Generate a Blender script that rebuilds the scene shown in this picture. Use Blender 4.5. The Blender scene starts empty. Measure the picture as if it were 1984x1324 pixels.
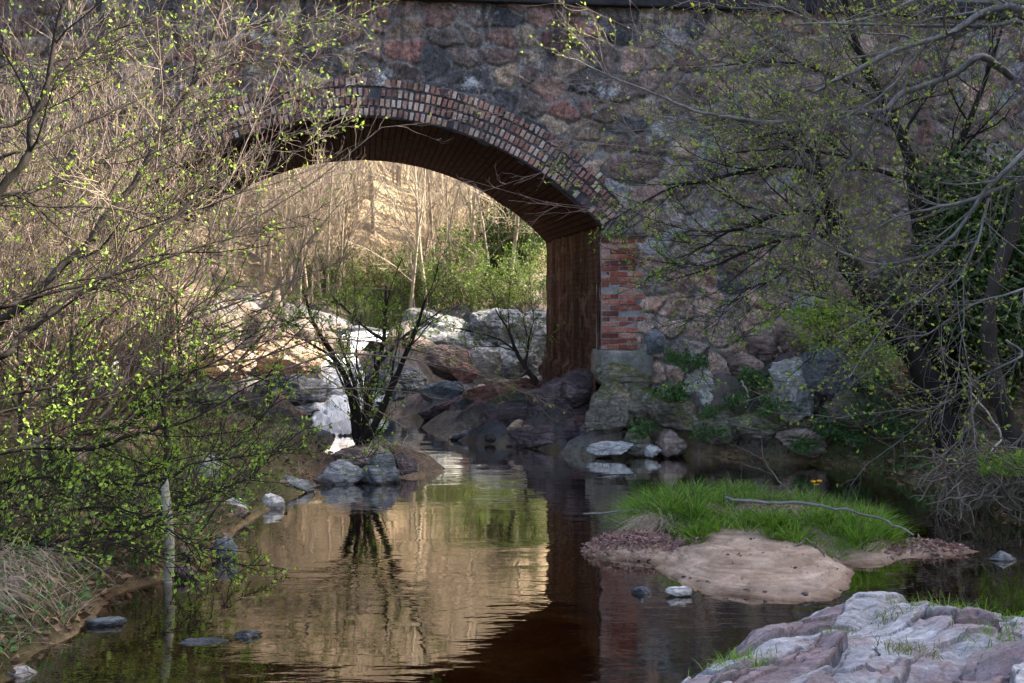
import bpy, bmesh, math
import numpy as np
from mathutils import Vector, Matrix

sc = bpy.context.scene
C = sc.collection
R = math.radians

# ------------------------------------------------------------------ camera
F = 2233.0                       # focal length in photograph pixels (1984 wide)
CX, HY, EYE = 992.0, 580.0, 1.9  # optical axis column, horizon row, eye height over the water
cam_d = bpy.data.cameras.new("camera")
cam_d.sensor_width = 36.0
cam_d.lens = F / 1984 * 36
cam_d.shift_y = -(662 - HY) / 1984
cam_d.clip_end = 2000
cam = bpy.data.objects.new("camera", cam_d)
cam.location = (0, 0, EYE)
cam.rotation_euler = (R(90), 0, 0)
C.objects.link(cam)
sc.camera = cam

# ------------------------------------------------------------------ light
TO_SUN = Vector((0.80, 0.14, 0.57)).normalized()
sun_el = math.asin(TO_SUN.z)
sun_az = math.atan2(TO_SUN.x, TO_SUN.y)
w = bpy.data.worlds.new("World")
sc.world = w
w.use_nodes = True
nt = w.node_tree
bg = nt.nodes["Background"]
sky = nt.nodes.new("ShaderNodeTexSky")
sky.sky_type = 'NISHITA'
sky.sun_disc = False
sky.dust_density = 4.0
sky.ozone_density = .6
sky.sun_elevation = sun_el
sky.sun_rotation = sun_az
nt.links.new(sky.outputs[0], bg.inputs[0])
bg.inputs[1].default_value = 0.125
sd = bpy.data.lights.new("sun", 'SUN')
sd.energy = 4.9
sd.angle = R(0.5)
sd.color = (1.0, 0.9, 0.74)
so = bpy.data.objects.new("sun", sd)
so.rotation_euler = (-TO_SUN).to_track_quat('-Z', 'Y').to_euler()
so.location = (20, 10, 30)
C.objects.link(so)

sc.view_settings.view_transform = 'Standard'
sc.view_settings.look = 'None'
sc.view_settings.exposure = 2.45
sc.view_settings.gamma = 1
sc.render.engine = 'CYCLES'
sc.cycles.use_denoising = True
sc.cycles.filter_width = 1.5
sc.cycles.max_bounces = 6
sc.cycles.diffuse_bounces = 3
sc.cycles.glossy_bounces = 3
sc.cycles.transmission_bounces = 4
sc.cycles.transparent_max_bounces = 8
sc.cycles.use_adaptive_sampling = True
sc.cycles.adaptive_threshold = 0.02


# ------------------------------------------------------------------ helpers
def P(px, py, Y):
    """world point seen at photograph pixel (px, py) at distance Y"""
    return np.array([(px - CX) / F * Y, Y, EYE - (py - HY) / F * Y])


def tag(o, label=None, cat=None, group=None, kind=None):
    if label: o["label"] = label
    if cat: o["category"] = cat
    if group: o["group"] = group
    if kind: o["kind"] = kind
    return o


def link(name, me, mat=None, parent=None):
    o = bpy.data.objects.new(name, me)
    C.objects.link(o)
    if mat is not None and len(me.materials) == 0:
        me.materials.append(mat)
    if parent is not None:
        o.parent = parent
    return o


def empty(name, loc=(0, 0, 0), rz=0.0):
    o = bpy.data.objects.new(name, None)
    o.empty_display_size = 0.2
    o.location = loc
    o.rotation_euler = (0, 0, rz)
    C.objects.link(o)
    return o


def quad_mesh(name, V, Q, smooth=True):
    """V (n,3), Q (m,4) or (m,3) arrays -> mesh"""
    me = bpy.data.meshes.new(name)
    V = np.ascontiguousarray(V, dtype=np.float32)
    Q = np.ascontiguousarray(Q, dtype=np.int32)
    k = Q.shape[1]
    me.vertices.add(len(V))
    me.vertices.foreach_set("co", V.ravel())
    me.loops.add(Q.size)
    me.loops.foreach_set("vertex_index", Q.ravel())
    me.polygons.add(len(Q))
    me.polygons.foreach_set("loop_start", np.arange(0, Q.size, k, dtype=np.int32))
    me.polygons.foreach_set("use_smooth", np.full(len(Q), smooth, dtype=bool))
    me.update(calc_edges=True)
    return me


def set_attr(me, name, vals):
    """per-vertex colour attribute"""
    a = me.color_attributes.new(name, 'FLOAT_COLOR', 'POINT')
    v = np.ones((len(me.vertices), 4), dtype=np.float32)
    v[:, :3] = vals
    a.data.foreach_set("color", v.ravel())


def _h(ix, iy, iz, s):
    n = (ix.astype(np.int64) * 374761393 + iy.astype(np.int64) * 668265263 + iz.astype(np.int64) * 2147483647 + s * 974634777) & 0xffffffff
    n = ((n ^ (n >> 13)) * 1274126177) & 0xffffffff
    n = ((n ^ (n >> 16)) * 2246822519) & 0xffffffff
    n = n ^ (n >> 15)
    return (n & 0xffffff) / float(0xffffff)


def vnoise(p, s=0):
    i = np.floor(p)
    f = p - i
    f = f * f * (3 - 2 * f)
    i = i.astype(np.int64)
    out = 0
    for dx in (0, 1):
        for dy in (0, 1):
            for dz in (0, 1):
                wgt = (f[:, 0] if dx else 1 - f[:, 0]) * (f[:, 1] if dy else 1 - f[:, 1]) * (f[:, 2] if dz else 1 - f[:, 2])
                out = out + wgt * _h(i[:, 0] + dx, i[:, 1] + dy, i[:, 2] + dz, s)
    return out * 2 - 1


def fbm(p, s=0, o=4):
    a, t = 1.0, 0
    for k in range(o):
        t = t + a * vnoise(p * 2 ** k, s + k * 17)
        a *= 0.5
    return t


def fbm2(x, y, s=0, o=4):
    shp = np.shape(x)
    p = np.stack([np.ravel(x), np.ravel(y), np.zeros(np.size(x))], 1)
    return fbm(p, s, o).reshape(shp)


def smooth(a, b, x):
    t = np.clip((x - a) / (b - a), 0, 1)
    return t * t * (3 - 2 * t)


def grid_quads(nx, ny):
    i, j = np.meshgrid(np.arange(nx - 1), np.arange(ny - 1), indexing='ij')
    a = (i * ny + j).ravel()
    return np.stack([a, a + ny, a + ny + 1, a + 1], 1)


def compact(V, Q):
    used = np.unique(Q)
    m = np.full(len(V), -1)
    m[used] = np.arange(len(used))
    return used, m[Q]


def voronoi(px, py, rng, sx, sy, jit=0.85):
    """jittered-grid Voronoi: F1, F2, id, seed offset of each point"""
    gx, gy = np.floor(px / sx).astype(int), np.floor(py / sy).astype(int)
    x0, y0 = gx.min() - 2, gy.min() - 2
    nx, ny = gx.max() - x0 + 3, gy.max() - y0 + 3
    jx = (rng.rand(nx, ny) - .5) * jit + .5
    jy = (rng.rand(nx, ny) - .5) * jit + .5
    f1 = np.full(px.shape, 1e9); f2 = np.full(px.shape, 1e9)
    cid = np.zeros(px.shape, int); ox = np.zeros(px.shape); oy = np.zeros(px.shape)
    for dx in (-2, -1, 0, 1, 2):
        for dy in (-2, -1, 0, 1, 2):
            ax, ay = np.clip(gx - x0 + dx, 0, nx - 1), np.clip(gy - y0 + dy, 0, ny - 1)
            ex = px / sx - (gx + dx + jx[ax, ay])
            ey = py / sy - (gy + dy + jy[ax, ay])
            d = np.sqrt(ex * ex + ey * ey)
            c = d < f1
            f2 = np.where(c, f1, np.minimum(f2, d))
            cid = np.where(c, ax * ny + ay, cid)
            ox = np.where(c, ex * sx, ox); oy = np.where(c, ey * sy, oy)
            f1 = np.where(c, d, f1)
    return f1, f2, cid, ox, oy


class Tubes:
    """collects polylines with radii and builds them as one mesh of tapered tubes"""
    def __init__(s): s.g = {}
    def add(s, pts, rad, sides=4):
        pts = np.asarray(pts, float)
        s.g.setdefault((len(pts), sides), []).append((pts, np.asarray(rad, float)))
    def data(s):
        VV, QQ, off = [], [], 0
        for (n, k), L in s.g.items():
            p = np.stack([a for a, b in L]); r = np.stack([b for a, b in L])
            m = len(L)
            t = np.gradient(p, axis=1)
            t /= np.linalg.norm(t, axis=2, keepdims=True) + 1e-9
            ref = np.where(np.abs(t[:, :1, 2:3]) > 0.85, np.array([[[1., .1, 0]]]), np.array([[[.1, 0, 1.]]]))
            ref = np.broadcast_to(ref, t.shape)
            u = np.cross(t, ref); u /= np.linalg.norm(u, axis=2, keepdims=True) + 1e-9
            v = np.cross(t, u)
            a = np.arange(k) / k * 2 * np.pi
            ring = p[:, :, None, :] + r[:, :, None, None] * (np.cos(a)[None, None, :, None] * u[:, :, None, :] + np.sin(a)[None, None, :, None] * v[:, :, None, :])
            VV.append(ring.reshape(-1, 3))
            i, j = np.meshgrid(np.arange(n - 1), np.arange(k), indexing='ij')
            q = np.stack([i * k + j, i * k + (j + 1) % k, (i + 1) * k + (j + 1) % k, (i + 1) * k + j], 2).reshape(-1, 4)
            q = (q[None] + (np.arange(m) * n * k)[:, None, None]).reshape(-1, 4) + off
            QQ.append(q); off += m * n * k
        return np.concatenate(VV), np.concatenate(QQ)
    def build(s, name, mat, parent=None):
        return link(name, quad_mesh(name, *s.data()), mat, parent)


class Leaves:
    """collects small pointed leaves; each is a folded diamond"""
    def __init__(s): s.c, s.d, s.l = [], [], []
    def add(s, c, d, l):
        s.c.append(c); s.d.append(d); s.l.append(l)
    def build(s, name, mat, parent=None, rng=None, width=.32):
        rng = rng or np.random.RandomState(5)
        c = np.array(s.c); d = np.array(s.d); l = np.array(s.l)[:, None]
        d = d / (np.linalg.norm(d, axis=1, keepdims=True) + 1e-9)
        r = rng.normal(size=c.shape)
        sd_ = np.cross(d, r); sd_ /= np.linalg.norm(sd_, axis=1, keepdims=True) + 1e-9
        up = np.cross(sd_, d)
        v0 = c; v2 = c + d * l
        m = c + d * l * .45
        v1 = m + sd_ * l * width + up * l * .1
        v3 = m - sd_ * l * width + up * l * .1
        V = np.stack([v0, v1, v2, v3], 1).reshape(-1, 3)
        b = np.arange(len(c))[:, None] * 4
        T = np.concatenate([b + np.array([[0, 1, 2]]), b + np.array([[0, 2, 3]])], 0)
        return link(name, quad_mesh(name, V, T, smooth=False), mat, parent)


def catmull(pts, per=5):
    p = np.asarray(pts, float)
    q = np.vstack([2 * p[0] - p[1], p, 2 * p[-1] - p[-2]])
    out = []
    for i in range(1, len(q) - 2):
        for t in np.arange(per) / per:
            out.append(.5 * ((2 * q[i]) + (q[i + 1] - q[i - 1]) * t + (2 * q[i - 1] - 5 * q[i] + 4 * q[i + 1] - q[i + 2]) * t * t + (3 * q[i] - q[i - 1] - 3 * q[i + 1] + q[i + 2]) * t ** 3))
    out.append(p[-1])
    return np.array(out)


def unit(v): return v / (np.linalg.norm(v) + 1e-9)


# ------------------------------------------------------------------ materials
class N:
    """small node-graph writer"""
    def __init__(s, name):
        s.m = bpy.data.materials.new(name); s.m.use_nodes = True
        s.t = s.m.node_tree; s.b = s.t.nodes["Principled BSDF"]; s.o = s.t.nodes["Material Output"]
        s.tc = s.t.nodes.new("ShaderNodeTexCoord")
    def n(s, typ, **kw):
        nd = s.t.nodes.new(typ)
        for k, v in kw.items():
            if k.startswith("_"): setattr(nd, k[1:], v)
        for k, v in kw.items():
            if k.startswith("_"): continue
            i = nd.inputs[int(k[1:])] if (k[0] == "i" and k[1:].isdigit()) else nd.inputs[k]
            s.put(v, i)
        return nd
    def put(s, v, i):
        if isinstance(v, bpy.types.NodeSocket): s.t.links.new(v, i)
        elif isinstance(v, tuple) and len(v) == 3 and i.type == 'RGBA': i.default_value = (*v, 1)
        else: i.default_value = v
    def pos(s, kind="Object", scale=(1, 1, 1)):
        return s.n("ShaderNodeMapping", Vector=s.tc.outputs[kind], Scale=scale).outputs[0]
    def noise(s, vec, scale, detail=6, rough=.6, dist=0):
        return s.n("ShaderNodeTexNoise", Vector=vec, Scale=scale, Detail=detail, Roughness=rough, Distortion=dist).outputs[0]
    def ramp(s, f, *stops):
        r = s.n("ShaderNodeValToRGB", Fac=f); e = r.color_ramp.elements
        while len(e) < len(stops): e.new(.5)
        for k, (p, c) in enumerate(stops):
            e[k].position = p; e[k].color = (*c, 1) if isinstance(c, tuple) else (c, c, c, 1)
        return r.outputs[0]
    def mix(s, f, a, b, mode='MIX'):
        nd = s.t.nodes.new("ShaderNodeMix"); nd.data_type = 'RGBA'; nd.blend_type = mode
        s.put(f, nd.inputs[0]); s.put(a, nd.inputs[6]); s.put(b, nd.inputs[7])
        return nd.outputs[2]
    def math(s, op, a, b=0.0):
        return s.n("ShaderNodeMath", _operation=op, i0=a, i1=b).outputs[0]
    def bump(s, h, strength=.5, dist=.02, normal=None):
        nd = s.n("ShaderNodeBump", Height=h, Strength=strength, Distance=dist)
        if normal is not None: s.put(normal, nd.inputs["Normal"])
        return nd.outputs[0]
    def done(s, col=None, rough=.8, normal=None, spec=.3):
        if col is not None: s.put(col, s.b.inputs["Base Color"])
        s.put(rough, s.b.inputs["Roughness"])
        s.b.inputs["Specular IOR Level"].default_value = spec
        if normal is not None: s.put(normal, s.b.inputs["Normal"])
        return s.m


def rock_mat(name, dark, mid, light, moss=0.0, crack=.5, lichen=.25, rough=.75):
    g = N(name); v = g.pos()
    rnd = g.n("ShaderNodeObjectInfo").outputs["Random"]
    off = g.n("ShaderNodeVectorMath", _operation='ADD', i0=v, i1=g.n("ShaderNodeCombineXYZ", X=g.math('MULTIPLY', rnd, 40.), Y=g.math('MULTIPLY', rnd, 17.)).outputs[0]).outputs[0]
    big = g.noise(off, 2.2, 6, .65, .6)
    fine = g.noise(off, 22, 6, .7)
    c = g.ramp(big, (.3, dark), (.5, mid), (.72, light))
    c = g.mix(.55, c, g.ramp(fine, (.3, .25), (.7, 1.0)), 'OVERLAY')
    st = g.n("ShaderNodeMapping", Vector=off, Scale=(1.5, 1.5, 9.), Rotation=(.5, .35, .2)).outputs[0]
    strata = g.noise(st, 2.4, 5, .6, .4)
    c = g.mix(.45, c, g.ramp(strata, (.35, .3), (.65, .8)), 'OVERLAY')
    li = g.ramp(g.noise(off, 7, 8, .75), (.56, 0.), (.66, lichen * 2.4))
    c = g.mix(li, c, (.55, .56, .54))
    vor = g.n("ShaderNodeTexVoronoi", _feature='DISTANCE_TO_EDGE', Vector=g.n("ShaderNodeVectorMath", _operation='ADD', i0=st, i1=g.n("ShaderNodeTexNoise", Vector=off, Scale=3.).outputs[1]).outputs[0], Scale=1.6).outputs[0]
    ck = g.ramp(vor, (0., 0.), (.05, 1.))
    c = g.mix(crack * .5, c, g.mix(1., c, ck, 'MULTIPLY'))
    if moss:
        nz = g.n("ShaderNodeSeparateXYZ", Vector=g.n("ShaderNodeNewGeometry").outputs["Normal"]).outputs[2]
        mm = g.math('MULTIPLY', g.ramp(nz, (.1, 0.), (.7, 1.)), g.ramp(g.noise(off, 4, 6, .7), (.58 - .3 * moss, 0.), (.68 - .25 * moss, 1.)))
        c = g.mix(mm, c, g.ramp(fine, (.3, (.025, .035, .008)), (.7, (.1, .12, .025))))
    wz = g.n("ShaderNodeSeparateXYZ", Vector=g.n("ShaderNodeNewGeometry").outputs["Position"]).outputs[2]
    wet = g.ramp(g.math('ADD', wz, g.math('MULTIPLY', fine, .04)), (.03, 1.), (.085, 0.))
    c = g.mix(wet, c, g.mix(1., c, (.3, .28, .26), 'MULTIPLY'))
    rough = g.math('SUBTRACT', rough, g.math('MULTIPLY', wet, .45))
    h = g.math('ADD', g.math('MULTIPLY', big, .6), g.math('ADD', g.math('MULTIPLY', fine, .18), g.math('ADD', g.math('MULTIPLY', strata, .5), g.math('MULTIPLY', ck, .25 * crack))))
    return g.done(c, rough, g.bump(h, .9, .06))


def bark_mat(name, dark, light, sc_=1.0):
    g = N(name); v = g.pos(scale=(1, 1, .3))
    a = g.noise(v, 30 * sc_, 6, .7); b = g.noise(g.pos(), 3 * sc_, 4, .6)
    c = g.mix(.5, g.ramp(a, (.3, dark), (.7, light)), g.ramp(b, (.35, dark), (.65, light)))
    return g.done(c, .9, g.bump(a, .6, .01), .15)


def leaf_mat(name, dark, light, trans=.45):
    g = N(name)
    r = g.n("ShaderNodeNewGeometry").outputs["Random Per Island"]
    c = g.ramp(r, (0., dark), (1., light))
    d = g.n("ShaderNodeBsdfPrincipled"); g.put(c, d.inputs["Base Color"]); d.inputs["Roughness"].default_value = .55
    d.inputs["Specular IOR Level"].default_value = .3
    t = g.n("ShaderNodeBsdfTranslucent", Color=c)
    m = g.n("ShaderNodeMixShader", i0=trans, i1=d.outputs[0], i2=t.outputs[0])
    g.t.links.new(m.outputs[0], g.o.inputs[0])
    return g.m


M = {}
M['rock_pale'] = rock_mat("pale_rock", (.2, .19, .19), (.37, .36, .36), (.56, .55, .54), 0, .6, .2)
M['rock_grey'] = rock_mat("grey_rock", (.045, .05, .055), (.13, .135, .145), (.32, .33, .335), .15, .6, .3)
M['rock_white'] = rock_mat("lichen_rock", (.1, .1, .095), (.25, .25, .235), (.48, .48, .46), .1, .6, .4)
M['rock_tan'] = rock_mat("tan_rock", (.2, .12, .08), (.4, .28, .19), (.58, .46, .34), 0, .6, .15)
M['rock_red'] = rock_mat("red_rock", (.11, .045, .035), (.24, .11, .09), (.36, .2, .17), .05, .5, .12)
M['rock_purple'] = rock_mat("purple_rock", (.03, .02, .022), (.08, .055, .057), (.17, .125, .12), 0, .6, .1)
M['rock_dark'] = rock_mat("wet_dark_rock", (.02, .025, .03), (.05, .06, .07), (.14, .16, .18), 0, .5, .15, .3)
M['rock_moss'] = rock_mat("mossy_rock", (.05, .045, .035), (.125, .11, .09), (.26, .235, .2), .75, .6, .2)
M['rock_brown'] = rock_mat("brown_rock", (.06, .042, .035), (.155, .11, .095), (.3, .235, .205), .25, .6, .2)
M['rock_slate'] = rock_mat("slate_rock", (.04, .045, .055), (.09, .1, .115), (.17, .19, .205), .1, .4, .15)
M['bark_dark'] = bark_mat("dark_bark", (.018, .015, .013), (.075, .062, .052))
M['bark_black'] = bark_mat("blackish_bark", (.006, .005, .0045), (.032, .027, .023))
M['bark_grey'] = bark_mat("grey_bark", (.05, .047, .045), (.27, .26, .25))
M['bark_mid'] = bark_mat("brown_bark", (.07, .055, .045), (.2, .17, .14))
M['bark_pale'] = bark_mat("pale_bark", (.28, .25, .2), (.62, .58, .5))
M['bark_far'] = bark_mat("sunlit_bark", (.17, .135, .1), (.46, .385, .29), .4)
M['brush'] = bark_mat("sunlit_brush", (.26, .205, .14), (.56, .46, .33))  # twig colour lightened so the hill bushes look sunlit
M['twig'] = bark_mat("dry_twig", (.115, .09, .072), (.3, .24, .19))
M['twig_pink'] = bark_mat("pinkish_twig", (.13, .093, .078), (.32, .235, .195))
M['leaf_spring'] = leaf_mat("spring_leaf", (.12, .23, .02), (.36, .5, .07))
M['leaf_lime'] = leaf_mat("lime_leaf", (.16, .25, .025), (.4, .48, .07))
M['leaf_bush'] = leaf_mat("bush_leaf", (.035, .085, .01), (.17, .25, .035), .35)
M['leaf_dark'] = leaf_mat("dark_leaf", (.014, .032, .008), (.075, .13, .025), .2)
M['leaf_plant'] = leaf_mat("plant_leaf", (.03, .09, .02), (.1, .22, .06), .3)
M['grass'] = leaf_mat("grass_blade", (.03, .11, .008), (.26, .44, .045), .45)
M['grass_dull'] = leaf_mat("dull_grass_blade", (.07, .12, .02), (.25, .28, .08), .4)
M['straw'] = leaf_mat("straw", (.2, .16, .11), (.5, .43, .33), .3)
M['straw_dull'] = leaf_mat("dull_straw", (.09, .075, .05), (.36, .31, .23), .25)
M['petal'] = leaf_mat("yellow_petal", (.7, .42, .01), (.85, .55, .02), .3)
M['red_litter'] = leaf_mat("reddish_litter", (.17, .085, .07), (.36, .235, .205), .1)
M['brown_litter'] = leaf_mat("brown_litter", (.06, .035, .022), (.26, .16, .1), .1)


def make_ground_mat():
    g = N("earth"); v = g.pos()
    col = g.n("ShaderNodeVertexColor", _layer_name="Col").outputs[0]
    f = g.noise(v, 9, 8, .75); f2 = g.noise(v, 60, 4, .7)
    c = g.mix(.75, col, g.ramp(f, (.3, .15), (.7, .85)), 'OVERLAY')
    c = g.mix(.5, c, g.ramp(f2, (.3, .2), (.7, .85)), 'OVERLAY')
    return g.done(c, .95, g.bump(g.math('ADD', f, g.math('MULTIPLY', f2, .35)), .9, .06), .15)
M['ground'] = make_ground_mat()


def make_sand_mat():
    g = N("sand"); v = g.pos()
    a = g.noise(v, 3.5, 6, .6, .5); f = g.noise(v, 140, 3, .7); b = g.noise(v, 18, 6, .7)
    z = g.n("ShaderNodeSeparateXYZ", Vector=g.tc.outputs["Object"]).outputs[2]
    c = g.ramp(a, (.3, (.2, .14, .1)), (.55, (.32, .235, .175)), (.75, (.41, .325, .26)))
    lay = g.noise(g.pos(scale=(.6, .6, 22)), 3., 4, .6, .3)
    c = g.mix(.55, c, g.ramp(lay, (.35, .25), (.6, .65)), 'OVERLAY')
    c = g.mix(.4, c, g.ramp(b, (.3, .2), (.7, .8)), 'OVERLAY')
    c = g.mix(.35, c, g.ramp(f, (.3, .2), (.7, .8)), 'OVERLAY')
    wet = g.ramp(g.math('ADD', z, g.math('MULTIPLY', a, .06)), (.03, 1.), (.075, 0.))
    c = g.mix(wet, c, g.mix(1., c, (.42, .36, .32), 'MULTIPLY'))
    h = g.math('ADD', g.math('MULTIPLY', f, .25), g.math('ADD', b, lay))
    return g.done(c, .85, g.bump(h, .5, .015), .2)
M['sand'] = make_sand_mat()


def make_water_mat():
    g = N("pool_water"); v = g.pos("Object", (.55, 1.5, 1))
    n1 = g.noise(v, 3.2, 3, .5, .3); n2 = g.noise(v, 11, 2, .5)
    y = g.n("ShaderNodeSeparateXYZ", Vector=g.tc.outputs["Object"]).outputs[1]
    patch = g.ramp(g.noise(g.pos("Object", (.4, .8, 1)), 1.1, 3, .5), (.42, .25), (.65, 1.))
    h = g.math('MULTIPLY', g.math('ADD', g.math('MULTIPLY', n1, .7), g.math('MULTIPLY', n2, .22)), patch)
    bmp = g.bump(h, .085, .1)
    fr = g.n("ShaderNodeFresnel", IOR=1.5, Normal=bmp)
    gl = g.n("ShaderNodeBsdfGlossy", Color=(1., .97, .92), Roughness=.03, Normal=bmp)
    tr = g.n("ShaderNodeBsdfTransparent", Color=(.4, .27, .13))
    m = g.n("ShaderNodeMixShader", i0=g.n("ShaderNodeMath", _operation='MULTIPLY_ADD', _use_clamp=True, i0=fr.outputs[0], i1=2.1, i2=.01).outputs[0], i1=tr.outputs[0], i2=gl.outputs[0])
    g.t.links.new(m.outputs[0], g.o.inputs[0])
    return g.m
M['water'] = make_water_mat()


def make_foam_mat():
    g = N("white_water")
    v = g.pos("UV", (20, 1.3, 1))
    a = g.noise(v, 2.2, 6, .65, .4)
    c = g.ramp(a, (.3, (.34, .38, .4)), (.45, (.68, .71, .73)), (.58, (.87, .88, .89)))
    g.put(g.ramp(a, (.3, .45), (.42, 1.)), g.b.inputs['Alpha'])
    return g.done(c, .35, g.bump(a, .8, .05), .5)
M['foam'] = make_foam_mat()


def make_rubble_mat():
    g = N("rubble_masonry"); v = g.pos()
    col = g.n("ShaderNodeVertexColor", _layer_name="Col").outputs[0]
    mk = g.n("ShaderNodeSeparateColor", Color=g.n("ShaderNodeVertexColor", _layer_name="Mask").outputs[0])
    mort, stain_amt = mk.outputs[0], mk.outputs[1]
    f = g.noise(v, 26, 8, .75); m = g.noise(v, 7, 6, .7, .4); fine = g.noise(v, 90, 4, .7)
    c = g.mix(.85, col, g.ramp(f, (.36, .1), (.64, .9)), 'OVERLAY')
    c = g.mix(.6, c, g.ramp(m, (.35, .2), (.65, .8)), 'OVERLAY')
    mc = g.ramp(f, (.35, (.075, .07, .07)), (.65, (.33, .31, .29)))
    c = g.mix(mort, c, mc)
    # black run-off crusts below the coping
    st = g.noise(g.pos(scale=(2.6, 2.6, .35)), 2.2, 6, .65, .3)
    stn = g.math('MULTIPLY', g.ramp(st, (.47, 0.), (.6, .88)), stain_amt)
    c = g.mix(stn, c, g.ramp(f, (.3, (.012, .012, .016)), (.7, (.045, .047, .055))))
    # chalky lime blooms
    lime = g.math('MULTIPLY', g.ramp(g.noise(v, 1.9, 7, .75), (.57, 0.), (.66, 1.)), g.ramp(f, (.38, 0.), (.55, .9)))
    c = g.mix(lime, c, (.5, .51, .53))
    sp = g.math('MULTIPLY', g.ramp(g.noise(v, 55, 6, .8), (.58, 0.), (.68, .75)), g.ramp(g.noise(v, 3.3, 4, .6), (.42, .1), (.6, 1.)))
    c = g.mix(sp, c, (.42, .41, .41))
    c = g.mix(g.ramp(g.noise(v, 13, 7, .75, .5), (.52, 0.), (.6, .5)), c, (.035, .034, .04))
    h = g.math('ADD', g.math('MULTIPLY', m, .6), g.math('ADD', g.math('MULTIPLY', f, .4), g.math('MULTIPLY', fine, .12)))
    return g.done(c, .9, g.bump(h, .9, .03), .2)
M['rubble'] = make_rubble_mat()


def make_brick_mat(name, dark, mid, light, soot=.4, chalk=.3):
    g = N(name); v = g.pos()
    r = g.n("ShaderNodeNewGeometry").outputs["Random Per Island"]
    c = g.ramp(r, (0., dark), (.45, mid), (.8, light), (1., (light[0] * 1.05, light[1] * 1.25, light[2] * 1.4)))
    f = g.noise(v, 40, 7, .75); m = g.noise(v, 2.2, 6, .7, .5)
    c = g.mix(.7, c, g.ramp(f, (.3, .15), (.7, .85)), 'OVERLAY')
    c = g.mix(g.ramp(m, (.45, 0.), (.65, soot)), c, (.025, .025, .03))
    ch = g.math('MULTIPLY', g.ramp(g.noise(v, 5, 6, .7), (.52, 0.), (.66, chalk)), g.ramp(f, (.4, 0.), (.6, 1.)))
    c = g.mix(ch, c, (.5, .47, .45))
    return g.done(c, .9, g.bump(f, .7, .012), .2)
M['brick'] = make_brick_mat("red_brick", (.14, .04, .028), (.3, .095, .06), (.42, .19, .13), .6, .6)
M['brick_ring'] = make_brick_mat("sooty_brick", (.16, .085, .07), (.32, .165, .125), (.46, .33, .26), .8, .6)


def make_mortar_mat():
    g = N("mortar"); f = g.noise(g.pos(), 40, 7, .75); m = g.noise(g.pos(), 2.5, 5, .6)
    c = g.ramp(f, (.3, (.04, .042, .05)), (.7, (.15, .15, .16)))
    c = g.mix(g.ramp(m, (.4, 0.), (.65, .8)), c, (.03, .034, .043))
    return g.done(c, .95, g.bump(f, .8, .012), .1)
M['mortar'] = make_mortar_mat()


def make_barrel_mat():
    g = N("soffit_brick")
    uv = g.pos("UV")
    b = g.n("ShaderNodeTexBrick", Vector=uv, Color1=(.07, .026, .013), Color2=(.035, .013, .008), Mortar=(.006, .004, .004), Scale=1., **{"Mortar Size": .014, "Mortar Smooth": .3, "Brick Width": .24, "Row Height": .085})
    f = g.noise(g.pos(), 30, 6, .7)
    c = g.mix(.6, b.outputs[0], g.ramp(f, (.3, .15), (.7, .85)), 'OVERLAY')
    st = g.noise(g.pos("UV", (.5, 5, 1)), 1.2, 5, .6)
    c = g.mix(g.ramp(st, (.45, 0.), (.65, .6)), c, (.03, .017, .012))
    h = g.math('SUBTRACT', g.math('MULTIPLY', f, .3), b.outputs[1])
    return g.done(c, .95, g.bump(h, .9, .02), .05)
M['barrel'] = make_barrel_mat()


def make_pier_mat():
    g = N("streaked_pier")
    uv = g.pos("UV", (7, .32, 1)); f = g.noise(g.pos(), 35, 6, .7)
    a = g.noise(uv, 2.2, 6, .7); b = g.noise(g.pos("UV", (3, .12, 1)), 1.6, 3, .6)
    c = g.ramp(a, (.33, (.022, .011, .007)), (.5, (.085, .04, .024)), (.68, (.19, .1, .066)))
    c = g.mix(g.ramp(b, (.42, 0.), (.6, .85)), c, (.045, .022, .013))
    c = g.mix(.4, c, g.ramp(f, (.3, .2), (.7, .8)), 'OVERLAY')
    bk_ = g.n("ShaderNodeTexBrick", Vector=g.pos("UV"), Color1=(1., 1., 1.), Color2=(.7, .7, .7), Mortar=(.35, .33, .32), Scale=1., **{"Mortar Size": .007, "Mortar Smooth": .4, "Brick Width": .25, "Row Height": .075})
    c = g.mix(.6, c, g.mix(1., c, bk_.outputs[0], 'MULTIPLY'))
    bl = g.noise(g.pos(), 3., 6, .7, .6)
    c = g.mix(g.ramp(bl, (.52, 0.), (.66, .55)), c, (.2, .15, .125))
    return g.done(c, .85, g.bump(g.math('SUBTRACT', g.math('ADD', a, g.math('MULTIPLY', f, .4)), g.math('MULTIPLY', bk_.outputs[1], .5)), .9, .025), .15)
M['pier'] = make_pier_mat()


def make_plain(name, dark, light, rough=.9, s=12, moss=0):
    g = N(name); f = g.noise(g.pos(), s, 8, .7); f2 = g.noise(g.pos(), s * 6, 4, .7)
    c = g.mix(.4, g.ramp(f, (.3, dark), (.7, light)), g.ramp(f2, (.3, .2), (.7, .8)), 'OVERLAY')
    if moss:
        c = g.mix(g.ramp(g.noise(g.pos(), 5, 6, .7), (.5, 0.), (.62, moss)), c, (.05, .06, .02))
    return g.done(c, rough, g.bump(g.math('ADD', f, g.math('MULTIPLY', f2, .3)), .6, .015), .2)
M['coping'] = make_plain("dark_coping", (.012, .012, .014), (.04, .04, .045))  # near black: shadow on the projecting ledge put into its colour
M['block'] = make_plain("weathered_block", (.11, .108, .1), (.25, .245, .23), .9, 6, .35)
M['springer'] = make_plain("pale_springer", (.25, .24, .24), (.5, .49, .48), .9, 10)

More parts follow.
